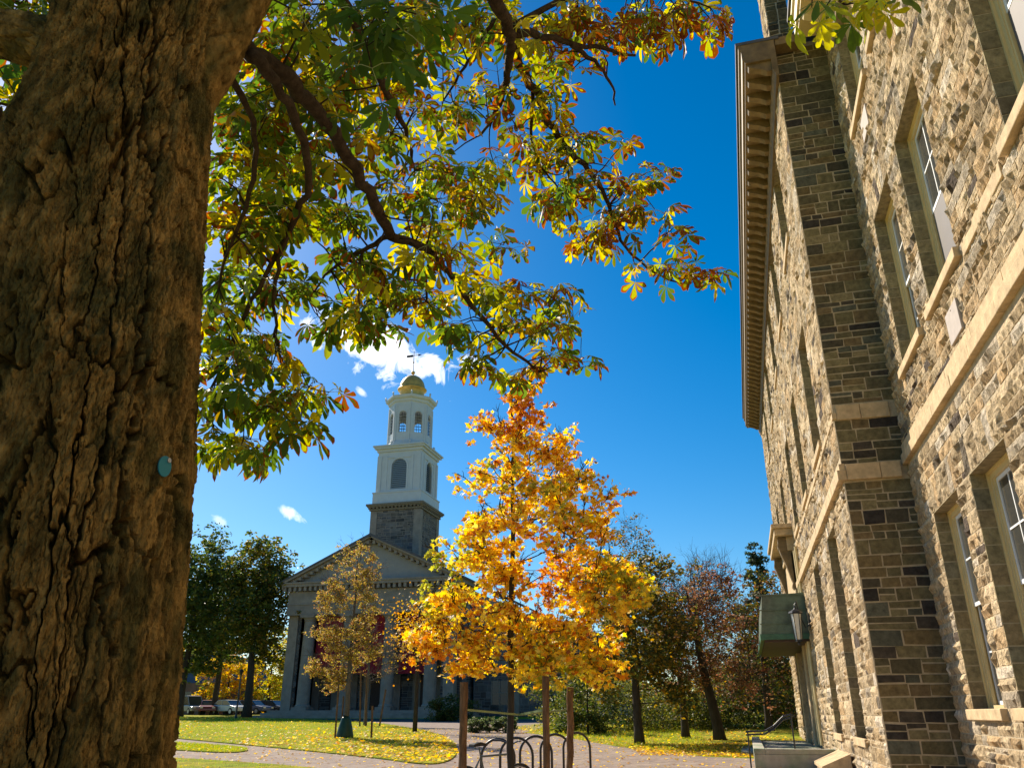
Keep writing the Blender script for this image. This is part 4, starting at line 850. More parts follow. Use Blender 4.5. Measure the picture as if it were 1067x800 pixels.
# ------------------------------------------------------------------ chapel
CX = -31.9; YF = 68.3
chap = thing('chapel', (CX, 75, 1.4), 'grey stone chapel with columned portico and white steeple', 'building')
b = MB(); b.box(CX-9.3, YF-2.4, .8, CX+9.3, YF+4, 1.55); b.box(CX-9.1, YF-1.6, 1.553, CX+9.1, YF+4, 1.75); b.box(CX-8.9, YF-.9, 1.753, CX+8.9, YF+4, 1.95); b.build('portico_steps', M['chapel'], chap)
def col(x, y):
    c = MB(); c.box(x-.72, y-.72, 1.95, x+.72, y+.72, 2.2); c.lathe([(.68, 2.2), (.70, 2.28), (.66, 2.36), (.60, 2.42), (.58, 2.5)]+[(.58-.09*(t**1.6), 2.5+6.95*t) for t in np.linspace(0, 1, 8)]+[(.56, 9.5), (.50, 9.56), (.60, 9.7), (.68, 9.78)], (x, y, 0), 24); c.box(x-.7, y-.7, 9.78, x+.7, y+.7, 10.0); return c.build('column', M['chapel'], chap, smooth=False)
for dx in (-5.95, -2.0, 2.0, 5.95): col(CX+dx, YF)
# anta walls
RP = np.array([(.13, .125, .12), (.10, .10, .10), (.17, .16, .15), (.08, .08, .085), (.15, .13, .11), (.12, .11, .10), (.11, .11, .12), (.06, .06, .06), (.09, .08, .075), (.19, .18, .17)])
rb = MB()
stones(rb, ashlar(CX-7.6, CX-6.85, 1.95, 10.0, [], .3, .55, .4, .9), (0, YF+.1, 0), (1, 0, 0), (0, -1, 0), 0, joint=.05, pal=RP)
stones(rb, ashlar(CX+6.85, CX+7.6, 1.95, 10.0, [], .3, .55, .4, .9), (0, YF+.1, 0), (1, 0, 0), (0, -1, 0), 0, joint=.05, pal=RP)
stones(rb, ashlar(CX-7.6, CX+7.6, 1.95, 10.0, [(CX+dx-1.1, 1.95, CX+dx+1.1, 6.2) for dx in (-4.1, 0, 4.1)], .3, .55, .4, .9), (0, YF+3.6, 0), (1, 0, 0), (0, -1, 0), 0, joint=.05, pal=RP*.9)
stones(rb, ashlar(YF+3.7, 100, 1.5, 12.0, [(y_, 3.5, y_+2, 9.5) for y_ in range(74, 98, 6)], .35, .6, .4, .9), (CX+8.0, 0, 0), (0, 1, 0), (1, 0, 0), 0, joint=.05, pal=RP)
stones(rb, ashlar(CX+8.4, CX+19, 1.4, 8, [(x_, 2.4, x_+1.6, 4.4) for x_ in (CX+10, CX+13.4, CX+16.6)]+[(x_, 5.2, x_+1.6, 7.2) for x_ in (CX+10, CX+13.4, CX+16.6)], .35, .6, .4, .9), (0, 73, 0), (1, 0, 0), (0, -1, 0), 0, joint=.05, pal=RP)
rb.build('rubble_wall', M['rubble'], chap)
b = MB()
b.box(CX-8.0, YF+3.62, 1.2, CX+7.99, 100, 12.4); b.box(CX-7.0, YF+.12, 1.95, CX-7.02, YF+3.6, 10); b.box(CX+8.35, 73.02, 1.2, CX+19, 95, 8.2)
b.build('body_wall', mat('chapel_mortar', (.22, .22, .22), .9, .1), chap)
b = MB()
for sx_ in (-1, 1):
    x0 = CX+sx_*8.1; b.box(min(x0, x0-sx_*.95)+.003, YF-.1, 1.95, max(x0, x0-sx_*.95), YF+.5, 10.0); b.box(min(x0-sx_*.97, CX+sx_*7.0), YF+.12, 1.95, max(x0-sx_*.97, CX+sx_*7.0), YF+3.6, 10)
for dx in (-7.0, -5.0, -3.2, -.95-.9, .95+.1, 3.0, 5.2, 6.4): b.box(CX+dx, YF+3.4, 1.95, CX+dx+.75, YF+3.59, 9.6)
b.box(CX+8.36, 72.9, 7.7, CX+19.1, 73.3, 8.3); b.box(CX+19.0, 72.9, 1.2, CX+19.6, 95, 8.3); b.box(CX+11.9, 72.88, 1.3, CX+12.6, 72.99, 7.69)
b.build('pilasters', M['chapel'], chap)
for dx in (-4.1, 0, 4.1):
    d_ = MB(); d_.box(CX+dx-1.05, YF+3.45, 1.95, CX+dx+1.05, YF+3.55, 6.1); d_.box(CX+dx-.03, YF+3.42, 1.95, CX+dx+.03, YF+3.449, 6.1); o = d_.build('door', M['darkwood'], chap)
    n_ = MB(); xx = np.linspace(CX+dx-1.3, CX+dx+1.3, 40); yy = YF+.4+.05*np.sin((xx-CX)*9)
    vv = [(x_, y_, z_) for z_ in (9.9, 4.9) for x_, y_ in zip(xx, yy)]; n_.add(vv+[(a_, b_+.03, c_) for a_, b_, c_ in vv], [(i_, i_+40, i_+41, i_+1) for i_ in range(39)]+[(i_+80, i_+81, i_+121, i_+120) for i_ in range(39)]); ba = n_.build('banner', M['banner'], chap, smooth=True)
    n_ = MB(); n_.tube([(CX+dx-1.35, YF+.4, 9.95), (CX+dx+1.35, YF+.4, 9.95)], .04, 6); n_.build('pole', M['black'], ba)
for x_ in (CX+10, CX+13.4, CX+16.6):
    for z_ in (2.4, 5.2):
        g_ = MB(); g_.box(x_, 73.0, z_, x_+1.6, 73.05, z_+2.0); o = g_.build('window', mat('blue_glass', (.03, .05, .08), .1, .2), chap); f_ = MB(); f_.box(x_, 72.95, z_, x_+.1, 72.99, z_+2); f_.box(x_+1.5, 72.95, z_, x_+1.6, 72.99, z_+2); f_.box(x_+.103, 72.95, z_+.95, x_+1.497, 72.99, z_+1.05); f_.box(x_+.75, 72.94, z_, x_+.85, 72.949, z_+2); f_.build('frame', M['chapel'], o)
# entablature and pediment
b = MB(); b.box(CX-8.15, YF-.55, 10.0, CX+8.15, YF+3.8, 10.9); b.box(CX-8.2, YF-.62, 10.903, CX+8.2, YF+3.8, 11.0); b.box(CX-8.12, YF-.52, 11.003, CX+8.12, YF+3.8, 12.1); b.box(CX-8.12, YF+3.803, 11, CX+8.12, 100, 12.4)
b.build('entablature', M['chapel'], chap)
b = MB(); b.box(CX-8.65, YF-1.05, 12.5, CX+8.65, YF+3.8, 12.75); b.box(CX-8.75, YF-1.15, 12.753, CX+8.75, YF+3.8, 12.9)
HW = 8.8; AP = 17.0; E0 = 12.95
for s_ in (-1, 1):
    sl_ = (AP-E0)/HW; u_ = np.array((s_*HW, 0, -(AP-E0))); u_ /= np.linalg.norm(u_); nn = np.array((s_*sl_, 0, 1.)); nn /= np.linalg.norm(nn); ln = math.hypot(HW, AP-E0)
    o_ = np.array((CX, YF-1.15, AP))
    b.ext([(0, -.28), (ln, -.28), (ln, 0), (0, 0)], o_, u_, nn, (0, 4, 0)); b.ext([(.0, -.5), (ln-.9, -.5), (ln-.9, -.283), (0, -.283)], o_+(0, .35, 0), u_, nn, (0, 3, 0))
b.build('pediment_cornice', M['chapel'], chap)
b = MB(); x = CX-8.5
pc_ = [o for o in bpy.data.objects if o.name == 'pediment_cornice'][0]
while x < CX+8.4: b = MB(); b.box(x, YF-.95, 12.12, x+.26, YF-.4, 12.497); x += .52; b.build('dentil', M['chapel'], pc_)
for s_ in (-1, 1):
    for q_ in np.arange(.3, 8.6, .55):
        b = MB(); p_ = np.array((CX+s_*q_, YF-.9, AP-(AP-E0)/HW*q_-.60)); b.box(p_[0]-.13, YF-.95, p_[2]-.14, p_[0]+.13, YF-.4, p_[2]+.13); b.build('dentil', M['chapel'], pc_)
b = MB(); b.ext([(-8.3, 12.9), (8.3, 12.9), (0, 16.7)], (CX, YF-.3, 0), (1, 0, 0), (0, 0, 1), (0, .3, 0)); b.build('tympanum', mat('tympanum_stone', (.30, .29, .28), .85, .1, 2), chap)
b = MB(); b.ext([(-8.9, 12.95), (0, 17.06), (8.9, 12.95), (8.9, 12.8), (0, 16.8), (-8.9, 12.8)], (CX, YF-1.2, 0), (1, 0, 0), (0, 0, 1), (0, 34, 0)); b.ext([(8.3, 8.3), (19.8, 8.3), (14, 10.2)], (CX, 72.7, 0), (1, 0, 0), (0, 0, 1), (0, 22.5, 0)); b.build('roof', M['slate'], chap)
# tower
TY = 75.2
tw = MB(); hw = 2.62
stones(tw, ashlar(CX-hw+.5, CX+hw-.5, 12.5, 20.5, [], .25, .45, .3, .8), (0, TY-hw, 0), (1, 0, 0), (0, -1, 0), 0, joint=.05, pal=RP*1.0)
stones(tw, ashlar(TY-hw+.5, TY+hw-.5, 12.5, 20.5, [], .25, .45, .3, .8), (CX+hw, 0, 0), (0, 1, 0), (1, 0, 0), 0, joint=.05, pal=RP*1.0)
tower = tw.build('tower_base', M['rubble'], chap)
b = MB(); b.box(CX-hw+.01, TY-hw+.01, 12, CX+hw-.01, TY+hw-.01, 20.5)
for a_, c_ in ((-1, -1), (1, -1), (1, 1), (-1, 1)): b.box(CX+a_*hw-(.06 if a_ < 0 else .64), TY+c_*hw-(.06 if c_ < 0 else .64), 12, CX+a_*hw+(.64 if a_ < 0 else .06), TY+c_*hw+(.64 if c_ < 0 else .06), 20.47)
b.build('tower_pier', M['chapel'], tower)
b = MB(); b.box(CX-hw-.18, TY-hw-.18, 20.5, CX+hw+.18, TY+hw+.18, 20.68); b.box(CX-3.08, TY-3.08, 20.95, CX+3.08, TY+3.08, 21.15); b.box(CX-2.98, TY-2.98, 20.82, CX+2.98, TY+2.98, 20.947)
k_ = -2.8
while k_ < 2.8:
    for s_ in (-1, 1): b.box(CX+k_, TY+s_*2.78-.15, 20.683, CX+k_+.18, TY+s_*2.78+.15, 20.817); b.box(CX+s_*2.78-.15, TY+k_, 20.683, CX+s_*2.78+.15, TY+k_+.18, 20.817)
    k_ += .4
b.build('tower_cornice', mat('weathered_cornice', (.20, .17, .12), .8, .3), tower)
def arch_panel(mb, o, u, n, W, z0, z1, hw_, s0, sp_, th_):
    """wall panel W wide with an arched hole: half width hw_, sill s0, springing sp_"""
    P_ = lambda a, c: (a, c)
    mb.ext([(-W/2, z0), (-hw_, z0), (-hw_, z1), (-W/2, z1)], o, u, (0, 0, 1), -np.array(n)*th_); mb.ext([(hw_, z0), (W/2, z0), (W/2, z1), (hw_, z1)], o, u, (0, 0, 1), -np.array(n)*th_)
    mb.ext([(-hw_, z0), (hw_, z0), (hw_, s0), (-hw_, s0)], o, u, (0, 0, 1), -np.array(n)*th_)
    t = np.linspace(math.pi, 0, 13)
    for a_, c_ in zip(t, t[1:]):
        xa, za, xb, zb = hw_*math.cos(a_), sp_+hw_*math.sin(a_), hw_*math.cos(c_), sp_+hw_*math.sin(c_)
        mb.ext([(xa, za), (xb, zb), (xb, z1), (xa, z1)], o, u, (0, 0, 1), -np.array(n)*th_)
def arch_ring(mb, o, u, n, hw_, s0, sp_, w_, th_):
    t = np.linspace(math.pi, 0, 17)
    for a_, c_ in zip(t, t[1:]):
        q_ = [(r_*math.cos(x_), sp_+r_*math.sin(x_)) for r_, x_ in ((hw_, a_), (hw_, c_), (hw_+w_, c_), (hw_+w_, a_))]; mb.ext(q_, o, u, (0, 0, 1), np.array(n)*th_)
    for s_ in (-1, 1): mb.ext([(s_*hw_, s0), (s_*(hw_+w_), s0), (s_*(hw_+w_), sp_), (s_*hw_, sp_)], o, u, (0, 0, 1), np.array(n)*th_)
b = MB(); b.box(CX-2.62, TY-2.62, 21.153, CX+2.62, TY+2.62, 22.3); b.box(CX-2.68, TY-2.68, 22.303, CX+2.68, TY+2.68, 22.42)
hb2 = 2.36
for n_, u_ in (((0, -1, 0), (1, 0, 0)), ((1, 0, 0), (0, 1, 0)), ((0, 1, 0), (-1, 0, 0)), ((-1, 0, 0), (0, -1, 0))):
    n3 = np.array(n_, float); u3 = np.array(u_, float); o_ = np.array((CX, TY, 0))+n3*hb2; arch_panel(b, o_, u3, n3, hb2*2-.006, 22.423, 26.7, .82, 22.75, 25.1, .3)
    arch_ring(b, o_+n3*.002, u3, n3, .84, 22.75, 25.1, .16, .05)
    for s_ in (-1, 1): b.ext([(s_*2.36, 22.43), (s_*1.95, 22.43), (s_*1.95, 26.3), (s_*2.36, 26.3)], o_+n3*.003, u3, (0, 0, 1), n3*.09); b.ext([(s_*1.30, 22.43), (s_*1.55, 22.43), (s_*1.55, 26.3), (s_*1.30, 26.3)], o_+n3*.003, u3, (0, 0, 1), n3*.05)
    b.ext([(-1.3, 26.0), (1.3, 26.0), (1.3, 26.12), (-1.3, 26.12)], o_+n3*.004, u3, (0, 0, 1), n3*.07)
b.box(CX-2.5, TY-2.5, 26.703, CX+2.5, TY+2.5, 27.0); b.box(CX-2.72, TY-2.72, 27.003, CX+2.72, TY+2.72, 27.2); b.box(CX-2.85, TY-2.85, 27.203, CX+2.85, TY+2.85, 27.36)
belf = b.build('belfry', M['steeple'], tower)
for n_, u_ in (((0, -1, 0), (1, 0, 0)), ((1, 0, 0), (0, 1, 0)), ((0, 1, 0), (-1, 0, 0)), ((-1, 0, 0), (0, -1, 0))):
    n3 = np.array(n_, float); u3 = np.array(u_, float); o_ = np.array((CX, TY, 0))+n3*(hb2-.12); lv = MB(); z_ = 22.8
    while z_ < 25.85:
        hh = .82 if z_ < 25.1 else math.sqrt(max(0, .82**2-(z_-25.1)**2)); 
        if hh > .12: lv.ext([(-.14, -.07), (-.12, -.05), (.06, .12), (.04, .14)], o_-u3*hh+np.array((0, 0, z_+.05)), n3*-1, (0, 0, 1), u3*2*hh)
        z_ += .2
    lv.build('louvre', mat('louvre_paint', (.35, .40, .44), .6, .1), belf)
b = MB(); b.box(CX-2, TY-2, 22.5, CX+2, TY+2, 26.6); b.build('louvre_backing', M['dark'], belf)
# octagonal lantern with see-through arched windows
b = MB(); apo = 2.16; W8 = 2*apo*math.tan(math.pi/8); b.lathe([(2.42, 27.363), (2.42, 27.9), (2.34, 28.0), (2.32, 28.0)], (CX, TY, 0), 8, rot=math.pi/8)
gl = MB(); mun = MB()
for k in range(8):
    a_ = k*math.pi/4-math.pi/2; n3 = np.array((math.cos(a_), math.sin(a_), 0)); u3 = np.array((-n3[1], n3[0], 0)); o_ = np.array((CX, TY, 0))+n3*apo
    op = k % 1 == 0
    arch_panel(b, o_, u3, n3, W8-.004, 28.003, 32.6, .42, 29.0, 31.1, .16); arch_ring(b, o_+n3*.002, u3, n3, .43, 29.0, 31.1, .09, .03)
    for s_ in (-1, 1): b.ext([(s_*(W8/2-.02), 28.01), (s_*(W8/2-.2), 28.01), (s_*(W8/2-.2), 32.3), (s_*(W8/2-.02), 32.3)], o_+n3*.003, u3, (0, 0, 1), n3*.06)
    for zz_ in (29.35, 29.7, 30.05, 30.4, 30.75, 31.1): mun.ext([(-.42, zz_-.02), (.42, zz_-.02), (.42, zz_+.02), (-.42, zz_+.02)], o_-n3*.08, u3, (0, 0, 1), -n3*.03)
    for xx_ in (-.11, .11): mun.ext([(xx_-.015, 29), (xx_+.015, 29), (xx_+.015, 31.35), (xx_-.015, 31.35)], o_-n3*.078, u3, (0, 0, 1), -n3*.034)
rc = 1/math.cos(math.pi/8)
b.lathe([((apo+.0)*rc, 32.603), ((apo+.12)*rc, 32.7), ((apo+.14)*rc, 32.95), ((apo+.35)*rc, 33.05), ((apo+.42)*rc, 33.25), ((apo+.42)*rc, 33.36), (1.6, 33.5)], (CX, TY, 0), 8, rot=math.pi/8)
lan = b.build('lantern', M['steeple'], tower); mun.build('muntins', M['black'], lan)
for k in range(8):
    fi = MB(); a_ = k*math.pi/4-math.pi/2+math.pi/8; fi.lathe([(.05, 33.36), (.10, 33.45), (.07, 33.55), (.12, 33.66), (.03, 33.8)], (CX+2.55*rc*math.cos(a_), TY+2.55*rc*math.sin(a_), 0), 8)
    fi.build('finial', M['steeple'], lan); fi = MB(); fi.lathe([(.06, 27.36), (.14, 27.5), (.10, 27.62), (.17, 27.8), (.05, 28.0)], (CX+2.6*math.cos(a_), TY+2.6*math.sin(a_), 0), 8); fi.build('finial', M['steeple'], lan)

b = MB(); b.lathe([(1.42, 33.5), (1.36, 33.6), (1.32, 33.7), (1.32, 34.6), (1.38, 34.7), (1.58, 34.82), (1.60, 34.92), (1.45, 35.0)]+[(1.40*math.cos(t_), 35.0+1.75*math.sin(t_)) for t_ in np.linspace(0, 1.45, 14)]+[(.08, 36.8), (.08, 36.95), (.05, 37.0)], (CX, TY, 0), 32); dome = b.build('dome', M['gold'], tower, smooth=True)
b = MB(); b.lathe([(.03, 36.9), (.18, 37.0), (.23, 37.15), (.18, 37.3), (.03, 37.4)], (CX, TY, 0), 14); b.build('ball', M['gold'], dome, smooth=True)
vn = MB(); vn.tube([(CX, TY, 37.3), (CX, TY, 39.9)], .035, 6); vn.lathe([(.03, 38.35), (.11, 38.5), (.03, 38.65)], (CX, TY, 0), 8); vn.bar((CX-.9, TY, 39.35), (CX+.75, TY-.1, 39.35), .04, .05); vn.box(CX-.85, TY-.02, 39.22, CX-.1, TY+.02, 39.50); vn.ext([(.55, 39.22), (.95, 39.34), (.55, 39.48)], (CX, TY-.1, 0), (1, 0, 0), (0, 0, 1), (0, .03, 0)); vn.build('weathervane', M['black'], dome)

for o in bpy.data.objects:      # the lantern stage is a little lower
    if o.name.split('.')[0] in ('lantern', 'muntins', 'finial', 'dome', 'ball', 'weathervane') and o.type == 'MESH' and o.parent is not None:
        for v in o.data.vertices: v.co.z = 25.96+(v.co.z-25.96)*.93
# ------------------------------------------------------------------ bicycle, racks
def hoop(x, d_, ang, label):
    p = fwd(d_, x); z = gz(p[1]); t = thing('bike_rack_hoop', (p[0], p[1], z), label, 'bike rack', 'black bike rack hoops'); w_ = .30; h_ = .90; u = np.array((math.cos(ang), math.sin(ang), 0)); O = np.array((p[0], p[1], z))
    pts = [O-u*w_+(0, 0, -.05), O-u*w_+(0, 0, h_-w_)]+[O-u*w_*math.cos(a_)+np.array((0, 0, h_-w_+w_*math.sin(a_))) for a_ in np.linspace(0.15, math.pi-.15, 14)]+[O+u*w_+(0, 0, h_-w_), O+u*w_+(0, 0, -.05)]
    b = MB(); b.tube(pts, .024, 10); b.build('hoop', M['black'], t, smooth=True)
    b = MB()
    for s_ in (-1, 1): b.lathe([(.06, 0), (.06, .012), (.03, .014)], tuple(O+u*w_*s_), 12)
    b.build('foot_plate', M['black'], t)
hoop(519, 15.6, R(5), 'bike rack hoop nearest the leaning bicycle, leftmost of the row')
hoop(538, 16.0, R(5), 'bike rack hoop crossed by the thin maple trunk, second from the left')
hoop(558, 16.6, R(15), 'bike rack hoop half hidden by the middle cedar stake')
hoop(578, 17.4, R(25), 'bike rack hoop between the two right cedar stakes')
hoop(600, 18.2, R(35), 'bike rack hoop standing clear right of the stakes')
def bicycle():
    a = np.array(fwd(12.6, 486)); c = np.array(fwd(13.4, 551)); z = gz(a[1])+.0; u2 = (c-a)/np.linalg.norm(c-a); O = np.array((a[0], a[1], z)); U = np.array((u2[0], u2[1], 0)); Z = np.array((0, 0, 1.)); Nn = np.cross(U, Z); wb = 1.03
    t = thing('bicycle', tuple(O+U*.5), 'dark bicycle leaning at the first rack hoop behind the maple stakes', 'bicycle')
    Pq = lambda s, h, q=0: O+U*s+Z*h+Nn*q
    for s_ in (0, wb):
        w_ = MB(); ring = [Pq(s_+.335*math.cos(k), .34+.335*math.sin(k)) for k in np.linspace(0, 2*math.pi, 33)]; w_.tube(ring, .019, 8, cap=False); wh = w_.build('wheel', M['rubber'], t)
        w_ = MB(); ring = [Pq(s_+.305*math.cos(k), .34+.305*math.sin(k)) for k in np.linspace(0, 2*math.pi, 33)]; w_.tube(ring, .011, 6, cap=False); w_.tube([Pq(s_, .34, -.04), Pq(s_, .34, .04)], .02, 8)
        for k in np.linspace(0, 2*math.pi, 18, endpoint=False): w_.tube([Pq(s_, .34, .02*(-1)**int(k*9)), Pq(s_+.3*math.cos(k), .34+.3*math.sin(k))], .0015, 3)
        w_.build('rim', M['steel'], wh)
    f = MB(); bb_ = Pq(.44, .29); st_ = Pq(.28, .80); hd_ = Pq(.86, .82); hd2 = Pq(.90, .70)
    for p_, q_, r_ in ((bb_, st_, .015), (st_, hd_, .015), (bb_, hd2, .018), (hd_, hd2, .019), (Pq(0, .34, .05), bb_, .009), (Pq(0, .34, -.05), bb_, .009), (Pq(0, .34, .04), st_, .008), (Pq(0, .34, -.04), st_, .008), (hd2, Pq(wb, .34, .04), .012), (hd2, Pq(wb, .34, -.04), .012), (st_, Pq(.245, .92), .012), (hd_, Pq(.84, .95), .012)): f.tube([p_, q_], r_, 8)
    f.build('frame', mat('bike_paint', (.10, .12, .12), .3, .05), t)
    h = MB(); h.tube([Pq(.78, 1.0, -.3), Pq(.83, 1.0, -.2), Pq(.86, .96, -.05), Pq(.86, .96, .05), Pq(.83, 1.0, .2), Pq(.78, 1.0, .3)], .013, 8); h.build('handlebar', M['black'], t)
    s = MB(); s.add([Pq(.10, .93, -.075), Pq(.10, .93, .075), Pq(.24, .95, .05), Pq(.40, .94, .02), Pq(.40, .94, -.02), Pq(.24, .95, -.05), Pq(.11, .97, -.07), Pq(.11, .97, .07), Pq(.24, .985, .04), Pq(.40, .97, .015), Pq(.40, .97, -.015), Pq(.24, .985, -.04)], [(0, 1, 2, 3, 4, 5)[::-1], (6, 7, 8, 9, 10, 11)]+[(i_, (i_+1) % 6, 6+(i_+1) % 6, 6+i_) for i_ in range(6)]); s.build('saddle', M['rubber'], t, bevel=.01)
    c_ = MB(); c_.tube([Pq(.44, .29, -.06), Pq(.44, .29, .06)], .09, 14); c_.bar(Pq(.44, .29, .07), Pq(.55, .16, .07), .02, .012); c_.bar(Pq(.44, .29, -.07), Pq(.33, .42, -.07), .02, .012); c_.box(*(Pq(.55, .15, .09)-.03), *(Pq(.55, .15, .09)+.03)); c_.build('crankset', M['steel'], t)
bicycle()

# ------------------------------------------------------------------ cars and the far building
def car(x, d_, ang, paint, label, h=1.45, van=False):
    p = fwd(d_, x); z = gz(p[1])+.01; t = thing('parked_car', (p[0], p[1], z), label, 'car', 'cars parked beyond the lawn'); u = np.array((math.cos(ang), math.sin(ang), 0)); n_ = np.array((-u[1], u[0], 0)); O = np.array((p[0], p[1], z))
    L_ = 2.2; roof_ = h
    body = [(-L_, .35), (L_, .35), (L_, .62), (L_-.1, .78), (1.15, .92), (-1.7, .95), (-L_, .85)]
    b = MB(); b.ext(body, O-n_*.88, u, (0, 0, 1), n_*1.76); bo = b.build('body', paint, t, bevel=.06)
    cab = [(1.15, .9), (.45, roof_-.04), (.1, roof_), (-1.0 if not van else -1.9, roof_), (-1.75 if not van else -2.1, .93)]
    g_ = MB(); g_.ext([(x_*.985, z_-.03 if z_ > 1.2 else z_) for x_, z_ in cab], O-n_*.74, u, (0, 0, 1), n_*1.48); g_.build('windows', M['glass'], t, bevel=.04)
    r_ = MB(); r_.ext([(.45, roof_-.05), (.1, roof_), (-1.0 if not van else -1.9, roof_), (-1.15 if not van else -2.0, roof_-.07)], O-n_*.72, u, (0, 0, 1), n_*1.44); 
    for s_ in (-1, 1):
        for a_, c_ in (((1.15, .9), (.45, roof_-.05)), ((-.3, .93), (-.3, roof_-.02)), ((-1.75 if not van else -2.1, .93), (-1.0 if not van else -1.95, roof_-.05))): r_.bar(O+u*a_[0]+n_*.745*s_+(0, 0, a_[1]), O+u*c_[0]+n_*.735*s_+(0, 0, c_[1]), .05, .06, (0.1, .2, .4))
    r_.build('roof', paint, t)
    for sx_ in (-1.35, 1.35):
        for s_ in (-1, 1):
            w_ = MB(); w_.tube([O+u*sx_+n_*.70*s_+(0, 0, .33), O+u*sx_+n_*.90*s_+(0, 0, .33)], .33, 18); wh = w_.build('wheel', M['rubber'], t); w_ = MB(); w_.tube([O+u*sx_+n_*.89*s_+(0, 0, .33), O+u*sx_+n_*.912*s_+(0, 0, .33)], .2, 12); w_.build('rim', M['steel'], wh)
    for s_ in (-1, 1):
        l_ = MB(); l_.bar(O+u*(L_-.02)+n_*.6*s_+(0, 0, .68), O+u*(L_+.03)+n_*.6*s_+(0, 0, .68), .3, .12); l_.build('headlight', M['frost'], t)
        l_ = MB(); l_.bar(O-u*(L_-.02)+n_*.65*s_+(0, 0, .78), O-u*(L_+.02)+n_*.65*s_+(0, 0, .78), .25, .12); l_.build('tail_light', mat('red_lens', (.3, .01, .01), .3, .05), t)
car(198, 99, R(-30), carpaint('white_car_paint', (.3, .3, .3)), 'white vehicle parked nearest the chestnut trunk', 1.9, True)
car(217, 97, R(-60), carpaint('red_car_paint', (.16, .02, .02)), 'dark red car between the white and silver ones')
car(238, 95, R(-20), carpaint('silver_car_paint', (.5, .54, .58)), 'silver car with bright windscreen beyond the lawn')
car(262, 96, R(-10), carpaint('blue_car_paint', (.03, .05, .12)), 'dark blue car parked below the linden trunk')
car(283, 97, R(-10), carpaint('black_car_paint', (.03, .03, .035)), 'black car parked closest to the chapel corner')
fb = thing('brown_building', (*fwd(110, 190), 1.6), 'distant brown building with blue-grey roof left of the cars', 'building'); p = fwd(112, 190)
b = MB(); b.box(p[0]-12, p[1], 1.4, p[0]+3.2, p[1]+10, 5.2); wl = b.build('wall', mat('brown_brick', (.20, .12, .08), .9, .2, 2), fb)
b = MB(); b.ext([(-12.6, 5.2), (3.8, 5.2), (2.2, 8.6), (-11, 8.6)], (p[0], p[1]-.5, 0), (1, 0, 0), (0, .35, 1), (0, 11, 0)); b.build('roof', mat('blue_slate', (.06, .09, .14), .6, .2, 1), fb)
for dx in (-6, -3, 0, 1.8):
    b = MB(); b.box(p[0]+dx, p[1]-.05, 2.4, p[0]+dx+.9, p[1]-.002, 4.2); b.build('window', M['glass'], fb)
for x, d_, h_, lb_ in ((246, 76, 3.4, 'thin dark lamp post standing before the orange-yellow tree'),):
    p = fwd(d_, x); z = gz(p[1]); t = thing('lamp_post', (p[0], p[1], z), lb_, 'lamp post'); b = MB(); b.tube([(p[0], p[1], z), (p[0], p[1], z+h_)], [.08, .05], 8); b.lathe([(.14, 0), (.14, .1), (.09, .3), (.07, .5)], (p[0], p[1], z), 10); b.build('post', M['black'], t); b = MB(); b.lathe([(.06, 0), (.17, .35), (.2, .4), (.03, .55)], (p[0], p[1], z+h_), 8); b.build('lamp_head', M['black'], t)

# ------------------------------------------------------------------ fallen leaves and grass blades
fl = MB(); YLV = [(.62, .42, .04), (.55, .30, .03), (.40, .20, .05), (.62, .48, .12), (.35, .24, .10)]
def drop(q, sc0, sc1, dz, cols=YLV, pr=(.35, .2, .15, .2, .1)):
    n = len(q); P_ = np.stack([q[:, 0], q[:, 1], np.array([gz(v_) for v_ in q[:, 1]])+dz], -1); inst(fl, MAP_V*(1, 1, .6), MAP_F, P_, rotm(n, flat=.28), rng.uniform(sc0, sc1, n), mixcol(n, cols, pr))
qa = scatter(LA, 60000)
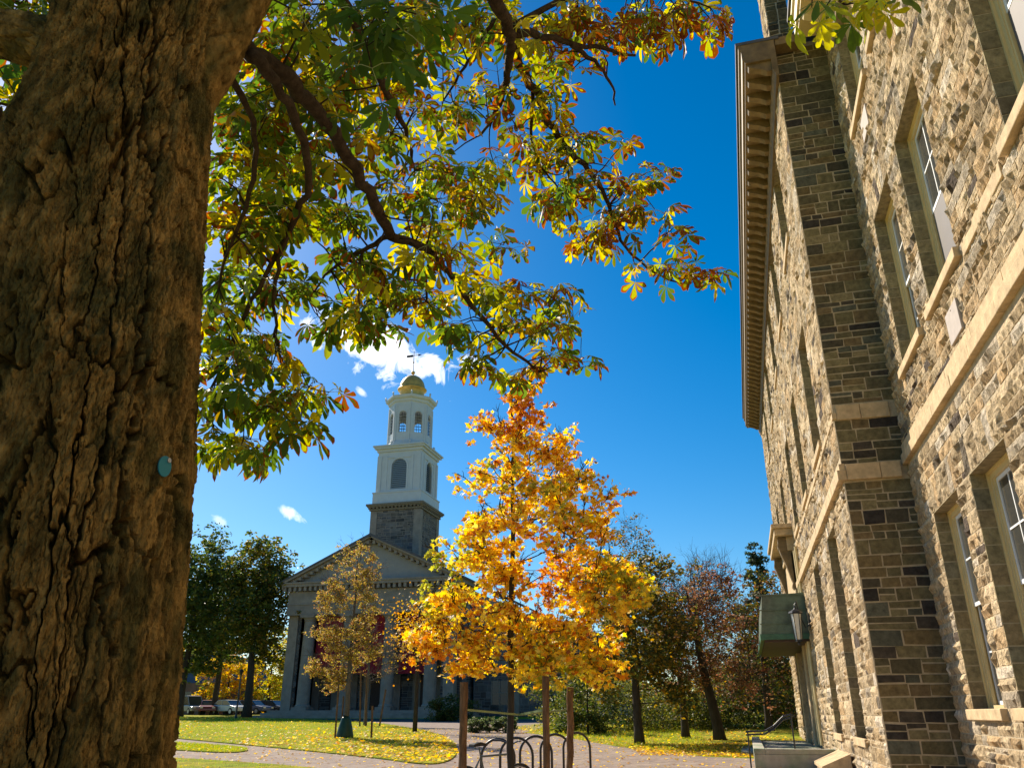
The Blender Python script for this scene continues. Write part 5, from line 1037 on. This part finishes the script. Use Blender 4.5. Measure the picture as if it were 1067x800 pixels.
# thicker towards the right tip of the lawn
wgt = np.clip((qa[:, 0]+24)/14, .12, 1)*np.where(qa[:, 1] > 45, .8, 1); dr_ = .55+.45*np.sin(qa[:, 0]*.9+2*np.sin(qa[:, 1]*.5))*np.sin(qa[:, 1]*.8+qa[:, 0]*.3); drop(qa[rng.uniform(size=len(qa)) < wgt*np.maximum(dr_, wgt*.85)], .07, .16, .055)
drop(scatter(LB, 700), .06, .11, .05); drop(scatter(LC, 2200), .06, .11, .05)
pl2 = ccw(plaza); q = scatter([(-18, 12), (1.9, 12), (1.9, 24), (-1, 25), (-3.5, 28), (-8, 42), (-14, 50), (-18, 40)], 5200); drop(q, .05, .10, .02)
q = scatter([(-3.2, 25.6), (1.8, 24.8), (1.8, 34), (-4, 30)], 4200); drop(q, .06, .11, .03)
q = scatter([(-13, 46), (-4, 29), (2, 34), (-4, 70), (-12, 62)], 5000); drop(q, .07, .13, .03)
tag(fl.build('fallen_leaves', M['folthin']), 'yellow fallen leaves scattered over lawn and paving', kind='stuff')
gb = MB(); tv = np.array([(-.5, 0, 0), (.5, 0, 0), (.15, .0, 1)]); tf = [np.array([(0, 1, 2)])]
for poly, n in ((LA, 60000), (LB, 9000), (LC, 30000), ([(-13, 46), (-3, 27.5), (-1, 27), (-4, 60), (-12, 57)], 16000)):
    q = scatter(poly, n); n = len(q); P_ = np.stack([q[:, 0], q[:, 1], np.array([gz(v_) for v_ in q[:, 1]])+.03], -1); Rm = rotm(n, flat=.3); sc_ = rng.uniform(.05, .09, n)
    V_ = np.einsum('nij,kj->nki', Rm, tv*(.22, .2, 1))*sc_[:, None, None]+P_[:, None]; cc = np.ones((n, 3, 4)); cc[:, :, :3] = mixcol(n, [(.22, .30, .03), (.32, .36, .03), (.42, .38, .05)], (.4, .4, .2))[:, None]
    base = gb.n; gb.v.append(V_.reshape(-1, 3)); gb.c.append(cc.reshape(-1, 4)); gb.f.append(np.arange(3*n).reshape(-1, 3)+base); gb.n += 3*n
tag(gb.build('grass', M['fol']), 'short green grass blades on the lawns', kind='stuff')
print('objects', len(bpy.data.objects))
